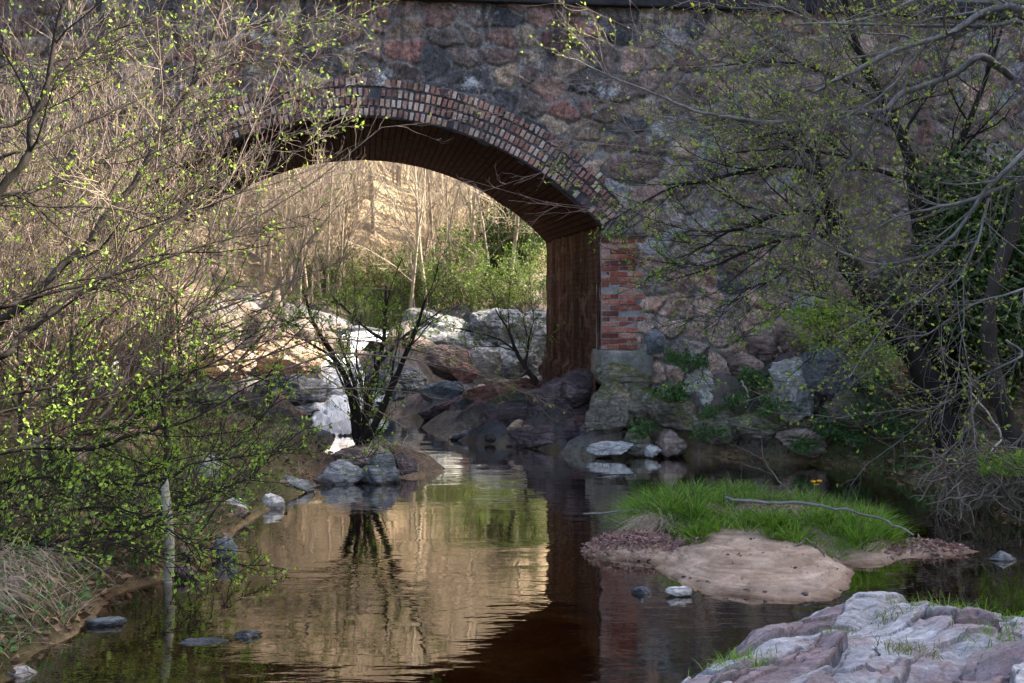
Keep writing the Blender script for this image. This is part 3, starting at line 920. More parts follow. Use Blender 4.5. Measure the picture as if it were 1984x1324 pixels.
ROCKS = [
    # px, py, Y, width px, height px, depth factor, material, tilt, name, label, category, group
    (550, 692, 20.4, 165, 95, .8, 'tan', .25, "boulder", "sunlit orange tan boulder left of the waterfall", None),
    (592, 706, 20.6, 85, 70, .8, 'purple', .1, "boulder", "smooth purplish brown boulder touching the left edge of the waterfall", None),
    (575, 757, 19.2, 140, 62, .8, 'grey', .12, "boulder", "flat blue grey boulder below the orange one beside the falls", None),
    (515, 772, 18.6, 70, 44, .9, 'red', .0, "rock", "rusty red rock left of the flat blue grey boulder", None),
    (560, 797, 18.4, 110, 24, .9, 'dark', .05, "rock", "wet dark slab at the foot of the falls on their left", None),
    (470, 790, 17.2, 110, 60, .8, 'grey', .1, "boulder", "grey boulder low on the left bank under the arch", None),
    (440, 700, 19.5, 110, 60, .8, 'tan', .1, "boulder", "tan boulder behind twigs under the left of the arch", None),
    (470, 648, 23.0, 130, 44, .9, 'pale', .05, "boulder", "long pale boulder on the bank above the falls", None),
    (395, 622, 24.0, 110, 50, .9, 'pale', .08, "boulder", "pale rounded boulder at upper left of the stream", None),
    (520, 622, 25.0, 120, 50, .9, 'pale', .1, "boulder", "pale boulder on the left shore of the upper stream", None),
    (575, 615, 26.5, 90, 40, .9, 'tan', .0, "boulder", "sunlit tan rock far up the left shore of the upper stream", None),
    (430, 655, 21.5, 110, 60, .9, 'pale', -.1, "boulder", "pale tilted boulder above the orange one on the left", None),
    (500, 655, 21.8, 90, 60, .9, 'tan', .2, "boulder", "tan boulder just above the orange tan one", None),
    (690, 648, 23.2, 180, 34, .8, 'slate', .04, "boulder", "blue grey ledge just above the waterfall", None),
    (590, 640, 24.6, 90, 24, .8, 'brown', .0, "rock", "low brown rock beside the upper stream", None),
    (940, 690, 22.3, 280, 120, .6, 'white', .1, "boulder", "largest pale grey lichened boulder of the heap behind the pier", None),
    (880, 652, 22.6, 170, 76, .7, 'grey', .15, "boulder", "sloping grey slab at the upper left of the boulder heap behind the pier", None),
    (965, 630, 22.4, 130, 70, .7, 'grey', -.1, "boulder", "grey blocky boulder on top of the heap behind the pier", None),
    (1030, 650, 21.6, 120, 110, .7, 'white', .05, "boulder", "pale boulder tucked against the far side of the pier", None),
    (990, 705, 21.0, 120, 70, .7, 'grey', -.2, "boulder", "mottled grey boulder low in the heap beside the pier", None),
    (850, 705, 21.4, 110, 72, .7, 'brown', .2, "boulder", "brownish cracked boulder at the left foot of the heap", None),
    (820, 655, 22.0, 90, 60, .8, 'grey', -.1, "boulder", "grey boulder at the left end of the heap behind the pier", None),
    (790, 690, 21.6, 120, 75, .7, 'brown', -.15, "boulder", "brown boulder right of the waterfall top", None),
    (752, 716, 20.9, 66, 90, .7, 'grey', -.3, "boulder", "sloping grey rock face along the right edge of the waterfall", None),
    (765, 752, 19.9, 120, 74, .7, 'dark', -.1, "boulder", "dark grey wet boulder right of the waterfall foot", None),
    (935, 705, 19.6, 66, 62, .7, 'white', .3, "rock", "upright pale lichened rock in front of the huge boulder", None),
    (905, 722, 19.0, 60, 34, .9, 'red', .0, "rock", "small rust red rock below the upright pale rock", None),
    (862, 760, 18.4, 110, 58, .8, 'slate', .1, "boulder", "blue grey slab at the water's edge under the arch", None),
    (955, 768, 17.6, 190, 62, .7, 'red', -.22, "boulder", "long reddish slab sloping up to the right under the arch", None),
    (1010, 775, 17.0, 120, 50, .8, 'moss', -.2, "boulder", "greenish slab below the long reddish one", None),
    (935, 812, 16.5, 110, 46, .8, 'dark', -.12, "boulder", "teal black wet rock at the water under the arch", None),
    (1000, 822, 15.7, 200, 90, .6, 'purple', -.15, "boulder", "broad dark purple rock sloping from the pier into the water", None),
    (1095, 800, 15.2, 150, 150, .6, 'purple', .05, "boulder", "tall dark purple rock at the foot of the pier", None),
    (1060, 848, 14.9, 200, 54, .6, 'purple', -.04, "boulder", "low dark purple ledge at the waterline below the pier", None),
    (905, 848, 15.6, 70, 26, .8, 'dark', .0, "rock", "black rock tip furthest left in the water by the pier", None),
    (1182, 788, 14.15, 92, 96, .7, 'moss', .0, "boulder", "squared mossy boulder under the grey base block", None),
    (1215, 735, 14.35, 120, 60, .7, 'moss', .05, "boulder", "dark stone wedged right under the grey base block", None),
    (1130, 745, 15.0, 120, 70, .7, 'purple', .1, "boulder", "dark purple stone directly under the streaked pier face", None),
    (880, 790, 18.0, 130, 50, .7, 'purple', -.1, "boulder", "purplish low boulder between the slab and the black wet rock", None),
    (1180, 868, 13.85, 92, 26, .7, 'pale', -.12, "rock", "flat pale rock pointing left at the waterline", None),
    (1232, 852, 13.9, 62, 56, .8, 'moss', .1, "rock", "mossy upright rock between the flat pale one and the squared one", None),
    (1297, 858, 13.9, 66, 50, .8, 'brown', .0, "rock", "squared pale brown rock with a moss cap at the waterline", None),
    (1262, 872, 13.8, 36, 22, .8, 'pale', .0, "rock", "smallest pale rock between two waterline rocks", None),
    (1360, 752, 14.25, 66, 120, .6, 'white', -.5, "boulder", "leaning whitish slab among plants right of the base block", None),
    (1268, 656, 14.4, 46, 44, .6, 'slate', .0, "rock", "blue grey triangular stone beside the brick corner", None),
    (1300, 792, 14.0, 110, 66, .7, 'moss', .1, "boulder", "mossy boulder below the leaning slab", None),
    (1245, 770, 14.15, 66, 60, .7, 'moss', .2, "boulder", "dark mossy boulder right of the squared mossy one", None),
    (1385, 822, 13.9, 120, 60, .7, 'moss', -.1, "boulder", "wide mossy boulder above the dark water", None),
    (1470, 820, 13.9, 130, 66, .7, 'moss', .1, "boulder", "round mossy boulder below the large pale rock", None),
    (1545, 748, 13.9, 120, 110, .7, 'white', -.35, "boulder", "large pale angular boulder against the right of the wall", None),
    (1605, 712, 13.7, 110, 90, .7, 'slate', .3, "boulder", "dark slate boulder overhanging beside the pale angular one", None),
    (1478, 655, 14.45, 78, 60, .5, 'brown', .0, "rock", "rounded pinkish stone bulging at the foot of the wall", None),
    (1440, 705, 14.3, 80, 50, .6, 'brown', .1, "rock", "brown stone above the curved white stick", None),
    (1545, 650, 14.4, 70, 60, .5, 'brown', -.1, "rock", "brown stone at the wall foot above the pale boulder", None),
    (1560, 850, 13.4, 110, 50, .7, 'brown', .0, "boulder", "brown earth covered boulder near the right bank", None),
    (1650, 790, 13.2, 110, 70, .7, 'moss', .0, "boulder", "mossy boulder under the leaning tree", None),
    (1740, 720, 12.9, 60, 60, .7, 'red', .1, "rock", "reddish rock between the two dark trunks", None),
    (523, 975, 10.5, 52, 62, .5, 'pale', .55, "rock", "pale angular slab leaning into the pool on the left bank", None),
    (575, 942, 11.4, 66, 36, .8, 'grey', .1, "rock", "grey rock behind the pale leaning slab", None),
    (435, 1082, 8.45, 54, 80, .7, 'slate', .1, "rock", "rounded blue grey rock at the pool's left edge", None),
    (357, 1114, 7.85, 66, 40, .8, 'purple', .1, "rock", "mauve rock beside the white birch stump", None),
    (665, 922, 11.95, 90, 64, .8, 'grey', .1, "boulder", "dark grey rock at the front left of the shrub's islet", None),
    (735, 915, 11.95, 90, 74, .8, 'grey', -.2, "boulder", "split grey rock at the front middle of the shrub's islet", None),
    (700, 885, 12.3, 120, 56, .8, 'brown', .0, "boulder", "brown rock right under the stems of the islet shrub", None),
    (755, 880, 12.8, 60, 40, .8, 'grey', .0, "rock", "grey rock behind the split one on the shrub's islet", None),
    (780, 912, 12.4, 56, 60, .8, 'purple', .3, "rock", "purplish rock at the right tip of the shrub's islet", None),
    (640, 938, 11.9, 60, 34, .8, 'brown', .0, "rock", "brown rock at the left tip of the shrub's islet", None),
    (455, 985, 10.0, 60, 40, .8, 'pale', .2, "rock", "pale rock half hidden by leaves on the left bank", None),
    (402, 905, 10.6, 50, 60, .6, 'white', .2, "rock", "whitish rock among green leaves on the left bank", None),
    (60, 770, 12.0, 130, 80, .8, 'pale', .1, "boulder", "pale boulder at the far left behind branches", None),
    (190, 740, 13.0, 150, 80, .8, 'pale', .0, "boulder", "second pale boulder from the left behind branches", None),
    (320, 722, 13.6, 120, 70, .8, 'tan', .1, "boulder", "tan boulder behind branches left of the arch", None),
    (260, 850, 10.8, 110, 70, .8, 'tan', .0, "boulder", "tan boulder low on the left bank behind leaves", None),
    (110, 880, 9.8, 120, 70, .8, 'brown', .1, "boulder", "brown boulder on the left bank under low branches", None),
    (400, 770, 14.5, 120, 60, .8, 'grey', .1, "boulder", "grey boulder on the left bank before the arch", None),
    (205, 1206, 6.75, 74, 22, .6, 'slate', .0, "rock", "flat blue stone barely above water near the straw bank", None),
    (478, 1232, 6.5, 56, 22, .6, 'dark', .0, "rock", "dark flat stone in the near pool", None),
    (398, 1243, 6.4, 100, 13, .5, 'slate', .0, "rock", "thin grey stone just breaking the water left of the dark one", None),
    (1248, 1148, 7.45, 48, 24, .7, 'slate', .0, "rock", "round blue stone in the water left of the sandbar", None),
    (1318, 1146, 7.4, 58, 24, .6, 'pale', .0, "rock", "pale flat stone in the water touching the sandbar", None),
    (1945, 1081, 8.4, 60, 24, .7, 'grey', .0, "rock", "flat grey stone alone in the water at the right", None),
    (42, 1306, 5.85, 70, 30, .8, 'pale', .1, "rock", "pale stone at the lower left corner of the pool", None),
]
for i, (px, py, Y, wpx, hpx, df, mat, tilt, nm, lab, grp) in enumerate(ROCKS):
    s = Y / F
    wd, ht = wpx * s, hpx * s
    dp = max(wd * df, ht * .6)
    me = rock_mesh(100 + i, (wd * 1.08, dp, ht * 1.25), wpx > 90, .88, (0., tilt))
    o = link(nm, me, M['rock_' + mat])
    p = P(px, py, Y); p[2] -= ht * .08
    o.location = p
    tag(o, lab, "rock", grp)


rng = np.random.RandomState(9)
cob = [rock_mesh(900 + k, (1, .8, .6), False, .8) for k in range(5)]
for k, me in enumerate(cob): me.materials.append(M['rock_' + ('brown', 'grey', 'red', 'purple', 'tan')[k]])
COB = [(30, (-.6, .9), (14.7, 20.), "small stone among the rocks on the right bank under the arch", "small stones under the arch"),
       (22, (-4.6, -2.6), (13., 20.), "small stone on the left bank under the arch", "small stones on the left bank under the arch"),
       (16, (.8, 3.8), (13.7, 14.5), "small stone on the ledge at the foot of the rubble wall", "small stones below the wall"),
       (16, (-3.0, -2.1), (6.2, 11.5), "small stone at the left edge of the near pool", "small stones along the left edge")]
for n_, (xa, xb), (ya, yb), lab, grp in COB:
    for k in range(n_):
        x, y = rng.uniform(xa, xb), rng.uniform(ya, yb)
        if n_ == 30: x -= .12 * (y - 14.7)
        z = ground_at(x, y)
        if z < -.08: continue
        o = link("stone", cob[rng.randint(5)])
        sc_ = rng.uniform(.1, .34) * (1 if n_ != 16 else .6)
        o.location = (x, y, z + .08 * sc_); o.scale = (sc_, sc_, sc_); o.rotation_euler = (rng.normal() * .3, rng.normal() * .3, rng.rand() * 6.28)
        tag(o, lab, "stone", grp)


# foreground outcrop: split, tilted slabs
def outcrop():
    rng = np.random.RandomState(77)
    xs = np.arange(.3, 4.6, .0072); ys = np.arange(4.7, 7.4, .0072)
    X, Y = np.meshgrid(xs, ys, indexing='ij')
    a = R(38)
    wx = X + .07 * fbm2(X * 1.6, Y * 1.6, 91, 6); wy = Y + .07 * fbm2(X * 2.2, Y * 2.2, 95, 5)
    u = (wx * math.cos(a) + wy * math.sin(a)) * .9; v = -wx * math.sin(a) + wy * math.cos(a)
    f1, f2, cid, ox, oy = voronoi(u.ravel(), v.ravel(), rng, .75, .2)
    g1, g2, cid2, ox2, oy2 = voronoi(u.ravel() + 3.3, v.ravel() + 1.7, rng, .42, .08)
    # outline
    edge_px = [(1200, 1420), (1285, 1324), (1350, 1285), (1440, 1228), (1490, 1210), (1580, 1185), (1680, 1163), (1790, 1157), (1984, 1185), (2150, 1190)]
    ex_ = []; ey_ = []
    for q in edge_px:
        Yq = (EYE - .1) * F / (q[1] - HY); ex_.append((q[0] - CX) / F * Yq); ey_.append(Yq)
    # signed distance-ish: distance to the outline polyline, positive inside (towards the camera / right)
    d = np.full(X.size, 9.)
    sgn = np.ones(X.size)
    for k in range(len(ex_) - 1):
        A_ = np.array([ex_[k], ey_[k]]); B_ = np.array([ex_[k + 1], ey_[k + 1]]); AB = B_ - A_
        px_, py_ = X.ravel() - A_[0], Y.ravel() - A_[1]
        t = np.clip((px_ * AB[0] + py_ * AB[1]) / (AB @ AB), 0, 1)
        qx, qy = px_ - t * AB[0], py_ - t * AB[1]
        dd = np.hypot(qx, qy)
        cr = AB[0] * py_ - AB[1] * px_
        m = dd < d
        d = np.where(m, dd, d); sgn = np.where(m, np.where(cr < 0, 1, -1), sgn)
    d = d * sgn
    nc = cid.max() + 1; nc2 = cid2.max() + 1
    hg = rng.rand(nc); tx = rng.normal(size=nc) * .08; ty = rng.normal(size=nc) * .14
    h2 = rng.rand(nc2)
    body = .17 * smooth(-.16, .1, d) + .1 * smooth(.0, 1.3, d) - .1 + .09 * fbm2(X * 1.5, Y * 1.5, 98, 3).ravel() * smooth(-.1, .3, d)
    crack = 1 - smooth(.0, .05, f2 - f1 + .03 * fbm2(X * 9, Y * 9, 93, 3).ravel())
    crack2 = 1 - smooth(.0, .07, g2 - g1 + .04 * fbm2(X * 9, Y * 9, 94, 3).ravel())
    vis = smooth(-.35, .35, fbm2(X * 2.1, Y * 2.1, 92, 4).ravel())
    crack = crack * (.35 + .65 * vis); crack2 = crack2 * smooth(-.25, .35, fbm2(X * 3, Y * 3, 90, 3).ravel())
    z = body + (.06 * hg[cid] + tx[cid] * ox + ty[cid] * oy * .6) * smooth(-.1, .2, d) + .03 * h2[cid2]
    z -= (.045 * crack + .024 * crack2 * (h2[cid2] > .45)) * smooth(-.1, .1, d)
    z += .011 * fbm2(X * 5, Y * 5, 97, 5).ravel() + .005 * fbm2(X * 22, Y * 22, 96, 3).ravel()
    # a dark pot-hole and a wet gully
    for (cx_, cy_, r1, dep) in ((2.05, 5.35, .16, .18), (2.62, 5.65, .2, .12)):
        z -= dep * np.exp(-((X.ravel() - cx_) ** 2 / (r1 * 1.5) ** 2 + (Y.ravel() - cy_) ** 2 / (r1 * .6) ** 2))
    z = np.where(d < -.1, -.6, z)
    pal = np.array([(.34, .33, .345), (.38, .37, .38), (.28, .27, .285), (.2, .155, .16), (.33, .31, .32), (.42, .41, .42), (.24, .195, .2)])
    c = pal[rng.randint(0, len(pal), nc)][cid] * (.85 + .3 * h2[cid2])[:, None]
    c = c + (np.array([.075, .05, .048]) - c) * np.clip(.95 * crack + .6 * crack2 * (h2[cid2] > .3), 0, 1)[:, None]
    n = fbm2(X * 3, Y * 3, 99, 4).ravel()
    c = c + (np.array([.24, .165, .165]) - c) * np.clip(n * 1.3 - .25, 0, .65)[:, None]
    global out_z
    out_z = lambda x, y: float(z.reshape(X.shape)[min(max(int((x - xs[0]) / .0072), 0), len(xs) - 1), min(max(int((y - ys[0]) / .0072), 0), len(ys) - 1)])
    V = np.stack([X.ravel(), Y.ravel(), z], 1)
    Q = grid_quads(len(xs), len(ys))
    Q = Q[(z[Q] > -.3).all(1)]
    used, Q = compact(V, Q)
    me = quad_mesh("rock_outcrop", V[used], Q, False)
    set_attr(me, "Col", c[used])
    g = N("split_bedrock"); vv = g.pos()
    col = g.n("ShaderNodeVertexColor", _layer_name="Col").outputs[0]
    f = g.noise(vv, 30, 8, .75); b = g.noise(vv, 6, 6, .7, .5); fi = g.noise(vv, 120, 4, .7)
    st = g.noise(g.n("ShaderNodeMapping", Vector=g.tc.outputs["Object"], Rotation=(0, 0, R(-38)), Scale=(1.2, 9, 3)).outputs[0], 4, 6, .65, .4)
    cc = g.mix(.6, col, g.ramp(f, (.3, .2), (.7, .8)), 'OVERLAY')
    cc = g.mix(.5, cc, g.ramp(st, (.35, .25), (.65, .75)), 'OVERLAY')
    cc = g.mix(g.ramp(b, (.58, 0.), (.72, .4)), cc, (.25, .185, .18))
    cc = g.mix(g.ramp(g.noise(vv, 9, 7, .75), (.62, 0.), (.7, .8)), cc, (.06, .065, .08))
    cc = g.mix(g.ramp(fi, (.68, 0.), (.74, .5)), cc, (.1, .1, .11))
    wz = g.n("ShaderNodeSeparateXYZ", Vector=g.tc.outputs["Object"]).outputs[2]
    wt = g.ramp(g.math('ADD', wz, g.math('MULTIPLY', b, .05)), (.035, 1.), (.075, 0.))
    cc = g.mix(wt, cc, g.mix(1., cc, (.3, .27, .26), 'MULTIPLY'))
    h = g.math('ADD', g.math('MULTIPLY', f, .5), g.math('ADD', g.math('MULTIPLY', b, .2), g.math('ADD', st, g.math('MULTIPLY', fi, .12))))
    o = link("rock_outcrop", me, g.done(cc, .75, g.bump(h, .8, .025), .3))
    tag(o, "low pale outcrop of cracked slabs in the lower right corner", "rock")


outcrop()


# ------------------------------------------------------------------ sandbar
def h_sand(x, y):
    x = np.asarray(x, float); y = np.asarray(y, float)
    e = ((x - 1.74) / (.74 - .1 * smooth(1.4, 2.2, x))) ** 2 + ((y - 8.25) / 1.05) ** 2     # bare sand in front
    g = ((x - 2.0 + .1 * (y - 9.4)) / 1.08) ** 2 + ((y - 9.35) / 1.1) ** 2   # grassy back
    wv = .05 * fbm2(x * 2.2, y * 2.2, 131, 4)
    a = .17 * (1 - e) + wv * .5
    b = .2 * (1 - g) + wv
    l = .1 * (1 - ((x - .95) / .42) ** 2 - ((y - 8.65) / .3) ** 2)           # reddish spit
    t = .05 * (1 - ((x - 3.0) / .5) ** 2 - ((y - 8.75) / .3) ** 2)
    z = np.maximum(np.maximum(np.minimum(a, .1 + a * .25), np.minimum(b, .13 + .3 * b)), np.maximum(l, t))
    zz = z + .02 * fbm2(x * 2.5, y * 2.5, 139, 3)
    z = z + .012 * fbm2(x * 6, y * 6, 133, 3) - .011 * smooth(.5, 1., np.mod(zz / .034, 1.))
    # slumped lip between the sand and the grass
    lip = smooth(8.42, 8.6, y + .12 * fbm2(x * 2, y * 0, 137, 2) + .12 * (x - 1.5) ** 2)
    return z + .045 * lip * (g < .9)


xs = np.arange(-.1, 4.0, .022); ys = np.arange(6.8, 10.9, .022)
X, Y = np.meshgrid(xs, ys, indexing='ij')
Z = np.maximum(h_sand(X, Y), -.3)
V = np.stack([X.ravel(), Y.ravel(), Z.ravel()], 1); Q = grid_quads(len(xs), len(ys))
Q = Q[(Z.ravel()[Q] > -.28).all(1)]
used, Q = compact(V, Q)
tag(link("sandbar", quad_mesh("sandbar", V[used], Q), M['sand']), kind="structure")


sand_z = Lookup(h_sand, -.2, 4.1, 6.7, 11, .02)


class Blades:
    def __init__(s): s.b, s.d, s.l, s.w = [], [], [], []
    def add(s, b, d, l, w): s.b.append(b); s.d.append(d); s.l.append(l); s.w.append(w)
    def build(s, name, mat, parent=None, droop=.6, seed=3):
        rng = np.random.RandomState(seed)
        b = np.array(s.b); d = np.array(s.d); l = np.array(s.l)[:, None]; w_ = np.array(s.w)[:, None]
        d = d / np.linalg.norm(d, axis=1, keepdims=True)
        az = rng.rand(len(b)) * 2 * np.pi
        sd_ = np.stack([np.cos(az), np.sin(az), 0 * az], 1)
        dr = np.array([[0, 0, -1.]]) * droop
        hor = d * np.array([[1, 1, 0]])
        rows = []
        for k, t in enumerate((0, .4, .75, 1.)):
            c = b + l * (d * t + (dr * .55 + hor * .35) * t * t)
            ww = w_ * (1, .85, .5, .06)[k]
            rows += [c + sd_ * ww, c - sd_ * ww]
        V = np.stack(rows, 1).reshape(-1, 3)
        base = np.arange(len(b))[:, None] * 8
        Q = np.concatenate([base + np.array([[2 * k, 2 * k + 1, 2 * k + 3, 2 * k + 2]]) for k in range(3)], 0)
        return link(name, quad_mesh(name, V, Q), mat, parent)


rng = np.random.RandomState(55)
gb = Blades(); gd = Blades()
def grassy(x, y):
    g_ = ((x - 2.0 + .1 * (y - 9.4)) / 1.1) ** 2 + ((y - 9.35) / 1.0) ** 2
    front = 8.5 - .12 * (x - 1.5) ** 2 + .12 * math.sin(x * 5) - .25 * (x > 2.4)
    return g_ < 1.04 and y > front and sand_z(x, y) > .02 and ((x - 2.05) / .62) ** 2 + ((y - 9.2) / .3) ** 2 > rng.uniform(.6, 1.1)


n = 0
while n < 4200:                   # short sward between the tufts
    x, y = rng.uniform(.6, 3.3), rng.uniform(8.1, 10.6)
    if not grassy(x, y): continue
    n += 1
    (gd if rng.rand() < .35 else gb).add(np.array([x, y, sand_z(x, y) - .01]), np.array([rng.normal() * .6, rng.normal() * .6, 1.]), .04 + .07 * rng.rand(), .0025 + .002 * rng.rand())
n = 0
while n < 260:                    # clumps of taller blades that bend outwards
    x, y = rng.uniform(.6, 3.3), rng.uniform(8.1, 10.6)
    if not grassy(x, y): continue
    n += 1
    hh = rng.uniform(.1, .26) * (1.45 if x < 1.6 and y > 8.9 else 1) * (1.25 if x > 2.5 else 1)
    rr_ = rng.uniform(.03, .08); wd = rng.uniform(.0022, .0042); dry_ = rng.rand() * .25
    bx_, by_ = rng.normal() * .25 - .2 * (x < 1.3) + .3 * (x > 2.6), rng.normal() * .2 - .12
    for k in range(rng.randint(45, 110)):
        a = rng.rand() * 6.283; q = math.sqrt(rng.rand())
        px_, py_ = x + math.cos(a) * rr_ * q, y + math.sin(a) * rr_ * q
        ln = .25 + .75 * q
        (gd if rng.rand() < dry_ else gb).add(np.array([px_, py_, sand_z(px_, py_) - .01]), np.array([math.cos(a) * ln + bx_, math.sin(a) * ln + by_, 1.15]), hh * rng.uniform(.55, 1.2), wd * rng.uniform(.7, 1.2))
gb.build("grass", M['grass'], seed=5)["kind"] = "stuff"
gd.build("dry_grass", M['grass_dull'], seed=6)["kind"] = "stuff"

db = Leaves()
for k in range(420):
    x, y = rng.uniform(.9, 2.5), rng.uniform(7.3, 8.7); z = sand_z(x, y)
    if z > .01 and rng.rand() < .35 + .6 * (math.sin(x * 7 + y * 9) > .3): db.add(np.array([x, y, z + .004]), rng.normal(size=3) * [1, 1, .15], .008 + .03 * rng.rand() ** 3)
db.build("debris", M['brown_litter'], rng=rng, width=.3)["kind"] = "stuff"
pv, pf, off = [], [], 0
for k in range(900):
    x, y = rng.uniform(.4, 3.5), rng.uniform(7.1, 9.4); z = sand_z(x, y)
    if not (-.05 < z < .035) or rng.rand() < .45: continue
    r_ = .006 + .022 * rng.rand() ** 3
    v_ = ICO0 * np.array([1, rng.uniform(.6, 1), rng.uniform(.4, .8)]) * r_ * rng.uniform(.8, 1.2, (len(ICO0), 1)) + [x, y, z + r_ * .2]
    pv.append(v_); pf.append(ICO0F + off); off += len(v_)
link("pebbles", quad_mesh("pebbles", np.concatenate(pv), np.concatenate(pf)), M['rock_brown'])["kind"] = "stuff"
ts = Blades()
for k in range(500):
    x, y = rng.uniform(1.0, 3.1), rng.uniform(8.5, 10.2); z = sand_z(x, y)
    if ((x - 2.0) / 1.05) ** 2 + ((y - 9.4) / .9) ** 2 < 1 and z > .05: ts.add(np.array([x, y, z]), np.array([rng.normal() * .35, rng.normal() * .3, 1.]), .16 + .22 * rng.rand(), .0015)
ts.build("dry_grass", M['straw_dull'], droop=.3)["kind"] = "stuff"

# drooping pale tuft at the left end of the grass
gt = Blades()
for k in range(420):
    x, y = 1.08 + rng.normal() * .07, 8.95 + rng.normal() * .07
    gt.add(np.array([x + .06, y, .14 + rng.rand() * .05]), np.array([-.55 + rng.normal() * .3, -.5 + rng.normal() * .3, .55]), .22 + .12 * rng.rand(), .0025)
tag(gt.build("grass_tuft", M['straw'], droop=1.3), "pale withered tuft hanging over the left end of the grassy sandbar", "grass tuft")

# reddish roots and gravel heap on the left spit; brown litter on the bare patch
lt = Leaves()
for k in range(4200):
    x, y = .93 + rng.normal() * .17, 8.68 + rng.normal() * .12
    z = sand_z(x, y)
    if z < -.01: continue
    lt.add(np.array([x, y, z + .055 * rng.rand()]), rng.normal(size=3) * [1, 1, .5], .02 + .025 * rng.rand())
lt.build("gravel", M['red_litter'], rng=rng, width=.22)["kind"] = "stuff"
lt = Leaves()
for k in range(900):
    x, y = 2.05 + rng.normal() * .32, 9.25 + rng.normal() * .12
    z = sand_z(x, y)
    lt.add(np.array([x, y, z + .015 * rng.rand()]), rng.normal(size=3) * [1, 1, .3], .02 + .03 * rng.rand())
for k in range(1200):
    x, y = rng.uniform(2.6, 3.4), 8.75 + rng.normal() * .12
    z = sand_z(x, y)
    if z < 0: continue
    lt.add(np.array([x, y, z + .02 * rng.rand()]), rng.normal(size=3) * [1, 1, .3], .02 + .03 * rng.rand())
lt.build("leaf_litter", M['red_litter'], rng=rng, width=.3)["kind"] = "stuff"


# ------------------------------------------------------------------ trees and shrubs
def twiggy(tm, lm, rng, main, dens, length, leaf, lsize, up=.25, spread=.75, tr=.0045, start=.08, sub=3, flat=.5, leafrange=.35):
    """side twigs, second-order twigs and leaves along a branch polyline"""
    seg = np.linalg.norm(np.diff(main, axis=0), axis=1); cum = np.concatenate([[0], np.cumsum(seg)])
    Lm = cum[-1]
    n = max(3, int(dens * Lm))
    for s in np.sort(rng.uniform(start, 1., n)):
        c = np.array([np.interp(s * Lm, cum, main[:, k]) for k in range(3)])
        i = min(len(main) - 2, max(0, np.searchsorted(cum, s * Lm) - 1))
        t = unit(main[i + 1] - main[i])
        r = rng.normal(size=3) * [1, flat, 1]; r -= t * (r @ t); r = unit(r)
        d = unit(t * (1.0 - .25 * rng.rand()) + r * spread * rng.uniform(.5, 1.2))
        L = length * rng.uniform(.35, 1.15) * (1 - .35 * s)
        pts = [c]; dd = d.copy()
        for k in range(4):
            dd = unit(dd + rng.normal(size=3) * .16 + np.array([0, 0, up * .25]))
            pts.append(pts[-1] + dd * L / 4)
        pts = np.array(pts)
        tm.add(pts, np.linspace(tr, tr * .35, 5), 3)
        for q in range(sub):
            j = rng.randint(1, 5); b = pts[j]
            r2 = unit(rng.normal(size=3) * [1, flat, 1])
            d2 = unit(unit(pts[j] - pts[j - 1]) + r2 * .8)
            L2 = L * rng.uniform(.2, .5)
            p2 = np.array([b, b + d2 * L2 * .5 + rng.normal(size=3) * .01, b + unit(d2 + np.array([0, 0, up * .5])) * L2])
            tm.add(p2, [tr * .55, tr * .45, tr * .25], 3)
            if lm is not None and rng.rand() < leaf:
                for z in range(rng.randint(1, 4)):
                    lm.add(p2[2] - d2 * L2 * leafrange * rng.rand(), d2 + rng.normal(size=3) * .7, lsize * rng.uniform(.35, 1.45))
        if lm is not None:
            for k in range(rng.poisson(leaf * 3)):
                j = rng.uniform(1.5, 4); a = int(j); b = pts[a] + (pts[min(a + 1, 4)] - pts[a]) * (j - a)
                lm.add(b, unit(rng.normal(size=3)) + d * .6, lsize * rng.uniform(.5, 1.2))


def traced(spec, Y0, Y1, rng, off=None, wob=.012):
    """photo pixels + a depth at each end -> smooth branch polyline"""
    p = np.array(spec, float); n = len(p)
    seg = np.concatenate([[0], np.cumsum(np.hypot(*np.diff(p, axis=0).T))]); s = seg / seg[-1]
    pts = [P(a, b, Y0 + (Y1 - Y0) * t) for (a, b), t in zip(p, s)]
    if off is not None: pts = [np.asarray(o, float) for o in off] + pts
    q = catmull(pts, 4)
    q[1:-1] += rng.normal(size=q[1:-1].shape) * wob * .3
    return q


